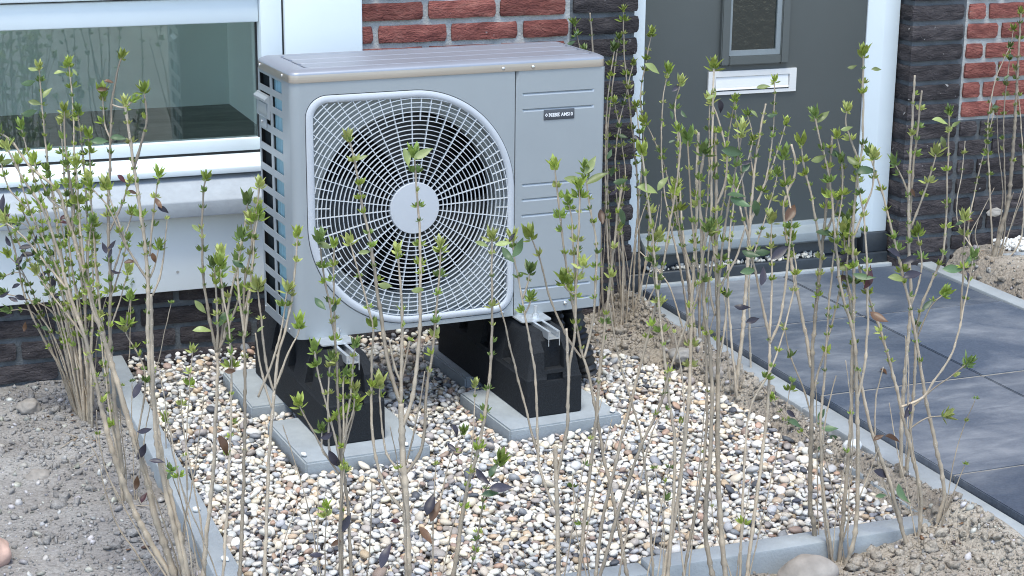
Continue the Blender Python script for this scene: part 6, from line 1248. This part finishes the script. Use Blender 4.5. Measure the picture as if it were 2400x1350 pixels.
def catmull(P, step):
    out = []
    for i in range(len(P) - 1):
        p0, p1, p2, p3 = P[max(i - 1, 0)], P[i], P[i + 1], P[min(i + 2, len(P) - 1)]
        n = max(2, int((p2 - p1).length / step))
        for s in range(n):
            t = s / n
            out.append(0.5 * ((2 * p1) + (-p0 + p2) * t + (2 * p0 - 5 * p1 + 4 * p2 - p3) * t * t + (-p0 + 3 * p1 - 3 * p2 + p3) * t ** 3))
    out.append(P[-1].copy()); return out

def stem_mesh(path, nodes, r0, r1, seg=6):
    vs, fs = [], []; n = len(path); frame = None; a = None
    L = [0.0]
    for i in range(1, n): L.append(L[-1] + (path[i] - path[i - 1]).length)
    tot = L[-1]
    for i, c in enumerate(path):
        d = (path[min(i + 1, n - 1)] - path[max(i - 1, 0)]).normalized()
        if a is None: a = d.orthogonal().normalized()
        a = (a - d * a.dot(d)).normalized(); b = d.cross(a)
        t = L[i] / tot; r = r0 * (1 - t) ** 0.9 + r1 * (1 - (1 - t) ** 0.9)
        near = min((abs(L[i] - q) for q in nodes), default=1)
        r *= 1.0 + 0.55 * math.exp(-(near / 0.0035) ** 2)
        for q in range(seg):
            th = 2 * math.pi * q / seg; vs.append(tuple(c + a * r * math.cos(th) + b * r * math.sin(th)))
    for i in range(n - 1):
        for q in range(seg): fs.append((i * seg + q, i * seg + (q + 1) % seg, (i + 1) * seg + (q + 1) % seg, (i + 1) * seg + q))
    fs.append(tuple((n - 1) * seg + q for q in range(seg))); fs.append(tuple(range(seg))[::-1])
    return from_py("stem", vs, fs, True), L

NBUD = 0
def shrub(key, label, group, cat="shrub", name="privet_shrub", shade=1.0, dens=1.0):
    global NBUD
    base, stems, leaves = SHRUB_DATA[key]
    root = empty(name, base)
    tag(root, label, cat, group)
    B = Vector(base); rg = random.Random(sum(ord(c) * 17 for c in key) + 5)
    extra = []
    if name == "privet_shrub":
        for (r0, r1, bf, tip, pts) in stems[:4]:
            if abs(pts[0][2] - base[2]) > 0.012 or r0 < 2.5: continue
            a0 = Vector(pts[0]) + Vector((rg.uniform(-.02, .02), rg.uniform(-.02, .02), 0)); d = Vector((rg.uniform(-.28, .28), rg.uniform(-.28, .28), 1)).normalized(); Lx = rg.uniform(0.22, 0.5)
            extra.append((1.3, 0.7, 0.75, 'n', [tuple(a0 + d * Lx * t + Vector((rg.uniform(-1, 1), rg.uniform(-1, 1), 0)) * 0.012 * t) for t in (0, .3, .65, 1)]))
    for (r0, r1, bf, tip, pts) in list(stems) + extra:
        P = [Vector(q) - B for q in pts]
        if abs(pts[0][2] - base[2]) < 0.012: P[0] = P[0] + Vector((0, 0, -0.03))
        total = sum((P[i + 1] - P[i]).length for i in range(len(P) - 1))
        # small natural wobble between the points
        path = catmull(P, 0.008)
        sp = 0.028 if r0 > 2 else 0.025
        nodes = []; q = 0.02 + rg.uniform(0, 0.02)
        while q < total - 0.004: nodes.append(q); q += sp * rg.uniform(0.6, 1.5)
        wv = Vector((rg.uniform(-1, 1), rg.uniform(-1, 1), 0)); wob = rg.uniform(0, 50)
        for i, c in enumerate(path):
            e = min(1.0, i / 6, (len(path) - 1 - i) / 6)
            path[i] = c + Vector((noise.noise(Vector((wob, i * 0.22, 0))), noise.noise(Vector((wob, i * 0.22, 7))), 0)) * 0.0014 * e
        me, L = stem_mesh(path, nodes, r0 * 0.00106, r1 * 0.00112)
        st = link("stem", me, M['stem'], root)
        def at(s):
            i = min(range(len(L)), key=lambda k: abs(L[k] - s)); i0, i1 = max(0, i - 1), min(len(path) - 1, i + 1)
            return path[i], (path[i1] - path[i0]).normalized()
        def put(meshes, pos, d, az, sc):
            global NBUD
            o = bpy.data.objects.new("leaf_bud", rg.choice(meshes)); COL.objects.link(o); o.parent = st; NBUD += 1
            dq = (d + Vector((0, 0, 0.4))).normalized().to_track_quat('Z', 'X').to_matrix().to_4x4()
            o.matrix_local = Matrix.Translation(pos) @ dq @ Matrix.Rotation(az, 4, 'Z') @ Matrix.Scale(sc, 4)
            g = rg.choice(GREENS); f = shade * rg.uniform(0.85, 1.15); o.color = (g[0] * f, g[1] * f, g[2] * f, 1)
        az = rg.uniform(0, 3.14)
        for s in nodes:
            t = s / total; az += math.pi / 2 + rg.uniform(-.2, .2)
            if t < bf - 0.12: continue
            pr = (0.15 if t < bf else 0.80) * dens
            if tip == 'n': pr = 0.05 if t < bf else 0.12
            if rg.random() > pr: continue
            p, d = at(s)
            k = rg.random(); late = (t - bf) / max(0.05, 1 - bf)
            kind = 'tight' if k < (0.50 - 0.25 * late) else ('one' if k < 0.68 - 0.2 * late else 'open')
            put(CL[kind], p, d, az, rg.uniform(0.58, 1.02))
        if tip == 'b':
            p, d = at(total); put(CL['top'], p, d, rg.uniform(0, 6), rg.uniform(0.8, 1.1))
        elif tip == 'n' and rg.random() < 0.25:
            p, d = at(total); put(CL['tight'], p, d, rg.uniform(0, 6), 0.7)
    for (c, pos, ln, ang) in leaves:
        me = rg.choice(BL)
        o = link("leaf", me, None, root); o["label"] = LEAFLAB[c]
        th = math.radians(ang)
        ax = (Vector(RIGHT) * math.cos(th) - Vector(DOWN) * math.sin(th)).normalized()
        face = (-Vector(FWD) * rg.uniform(0.55, 1.0) + Vector((0, 0, 1)) * rg.uniform(0.0, 0.7) + Vector((rg.uniform(-.5, .5), 0, 0)))
        face = (face - ax * face.dot(ax)).normalized(); xx = face.cross(ax)
        if rg.random() < 0.35: face, xx = -face, -xx
        L_ = ln * 0.00104
        mm = Matrix(((xx[0], face[0], ax[0], 0), (xx[1], face[1], ax[1], 0), (xx[2], face[2], ax[2], 0), (0, 0, 0, 1)))
        o.matrix_local = Matrix.Translation(Vector(pos) - B - ax * L_ * 0.5) @ mm @ Matrix.Scale(L_, 4)
        cc = LEAFCOL[c]; f = rg.uniform(0.8, 1.25); o.color = (cc[0] * f, cc[1] * f, cc[2] * f, 1)
    return root

GL, GF, GR = "shrubs left of the gravel", "shrubs along the front edging", "shrubs between gravel and path"
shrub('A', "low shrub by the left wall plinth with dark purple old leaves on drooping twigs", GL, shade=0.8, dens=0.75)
shrub('B', "dense leafy shrub under the window, its many tops crowding the left edge of the pane", GL, dens=2.0)
shrub('D', "slender branching shrub before the window with two tall tops reaching over the pane", GL)
shrub('C', "largest left shrub with thick grey leaning trunks rising from the bottom edge", GL, dens=1.6)
shrub('E', "shrub just left of the gravel whose forked top stands before the grey window sill", GL)
shrub('E2', "upright leafy shrub standing just left of the heat pump's side grille", GF)
shrub('E3', "thin shrub forking before the fan side's rubber foot, one tip dark purple", GF)
shrub('F', "many stemmed leafy shrub in front of the fan side's rubber foot", GF)
shrub('G', "thick trunked shrub branching in front of the round fan guard", GF)
shrub('H', "single stemmed shrub leaning across the black gap between the two feet", GF)
shrub('I', "shrub with long bare rods crossing the service side's rubber foot", GF)
shrub('I2', "shrub before the grey service panel with pale long leaves at its top", GF)
shrub('J1', "shrub with rods fanning out before the right end of the heat pump", GF)
shrub('J2', "shrub in front of the left door edge with a tall cut rod", GF)
shrub('J', "stout shrub with a bundle of thick upright stems in front of the letterbox", GF)
shrub('M', "thin shrub left of the round boulder with a brown leaf at its top", GF)
shrub('N', "shrub growing behind the round boulder with a thick cut stem before the door", GF)
shrub('O', "shrub right of the round boulder with the tallest leafy top on the door's edge", GF)
shrub('P', "corner shrub at the front edging's right end with stems spreading over the tiles", GR)
shrub('Q', "shrub before the dark brick pillar with two tall cut rods and leafy tips", GR)
shrub('L', "shrub at the grey kerb strip with a dark slanting trunk in front of the letterbox", GR)
shrub('K', "leafy shrub on the soil heap in front of the left part of the door", GR)
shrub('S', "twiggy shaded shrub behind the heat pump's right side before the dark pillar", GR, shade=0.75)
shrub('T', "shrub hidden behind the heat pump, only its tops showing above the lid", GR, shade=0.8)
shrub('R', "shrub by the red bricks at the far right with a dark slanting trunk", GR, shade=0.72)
SG = "young shoots in the gravel"
for k, lab in (('s1', "single thin shoot with one green tip by the service side's front slab"), ('s2', "small shoot with two dark leaves in the gravel between the slabs"), ('s3', "glossy dark green sprig in the front gravel"),
               ('s4', "thin bare shoot holding withered brown leaves in the front gravel"), ('s5', "low sprig with broad dark green leaves on soil at the gravel's right edge"),
               ('s6', "tiny green shoot in the gravel beside the left shrubs"), ('s7', "short shoot against the dark plinth bricks under the window panel")):
    shrub(k, lab, SG, "shoot", "young_shoot")

# fallen leaves
for i, (loc, c, ln, lab) in enumerate((((1.512, -0.16, 0.050), 'r', 0.034, "curled brown leaf lying on a dark path tile"), ((0.60, -0.52, 0.012), 'p', 0.03, "dark curled leaf lying on the gravel right of the slabs"), ((-0.37, -0.36, -0.025), 'r', 0.035, "withered brown leaf on the soil left of the edging"), ((0.06, -0.62, 0.012), 'm', 0.03, "dark maroon leaf lying in the front gravel"))):
    o = link("fallen_leaf", BL[i], None, None, loc, (math.radians(80), 0.2 * i, i * 1.3)); o.scale = (ln,) * 3; o.color = (*LEAFCOL[c], 1)
    tag(o, lab, "leaf", "fallen leaves")
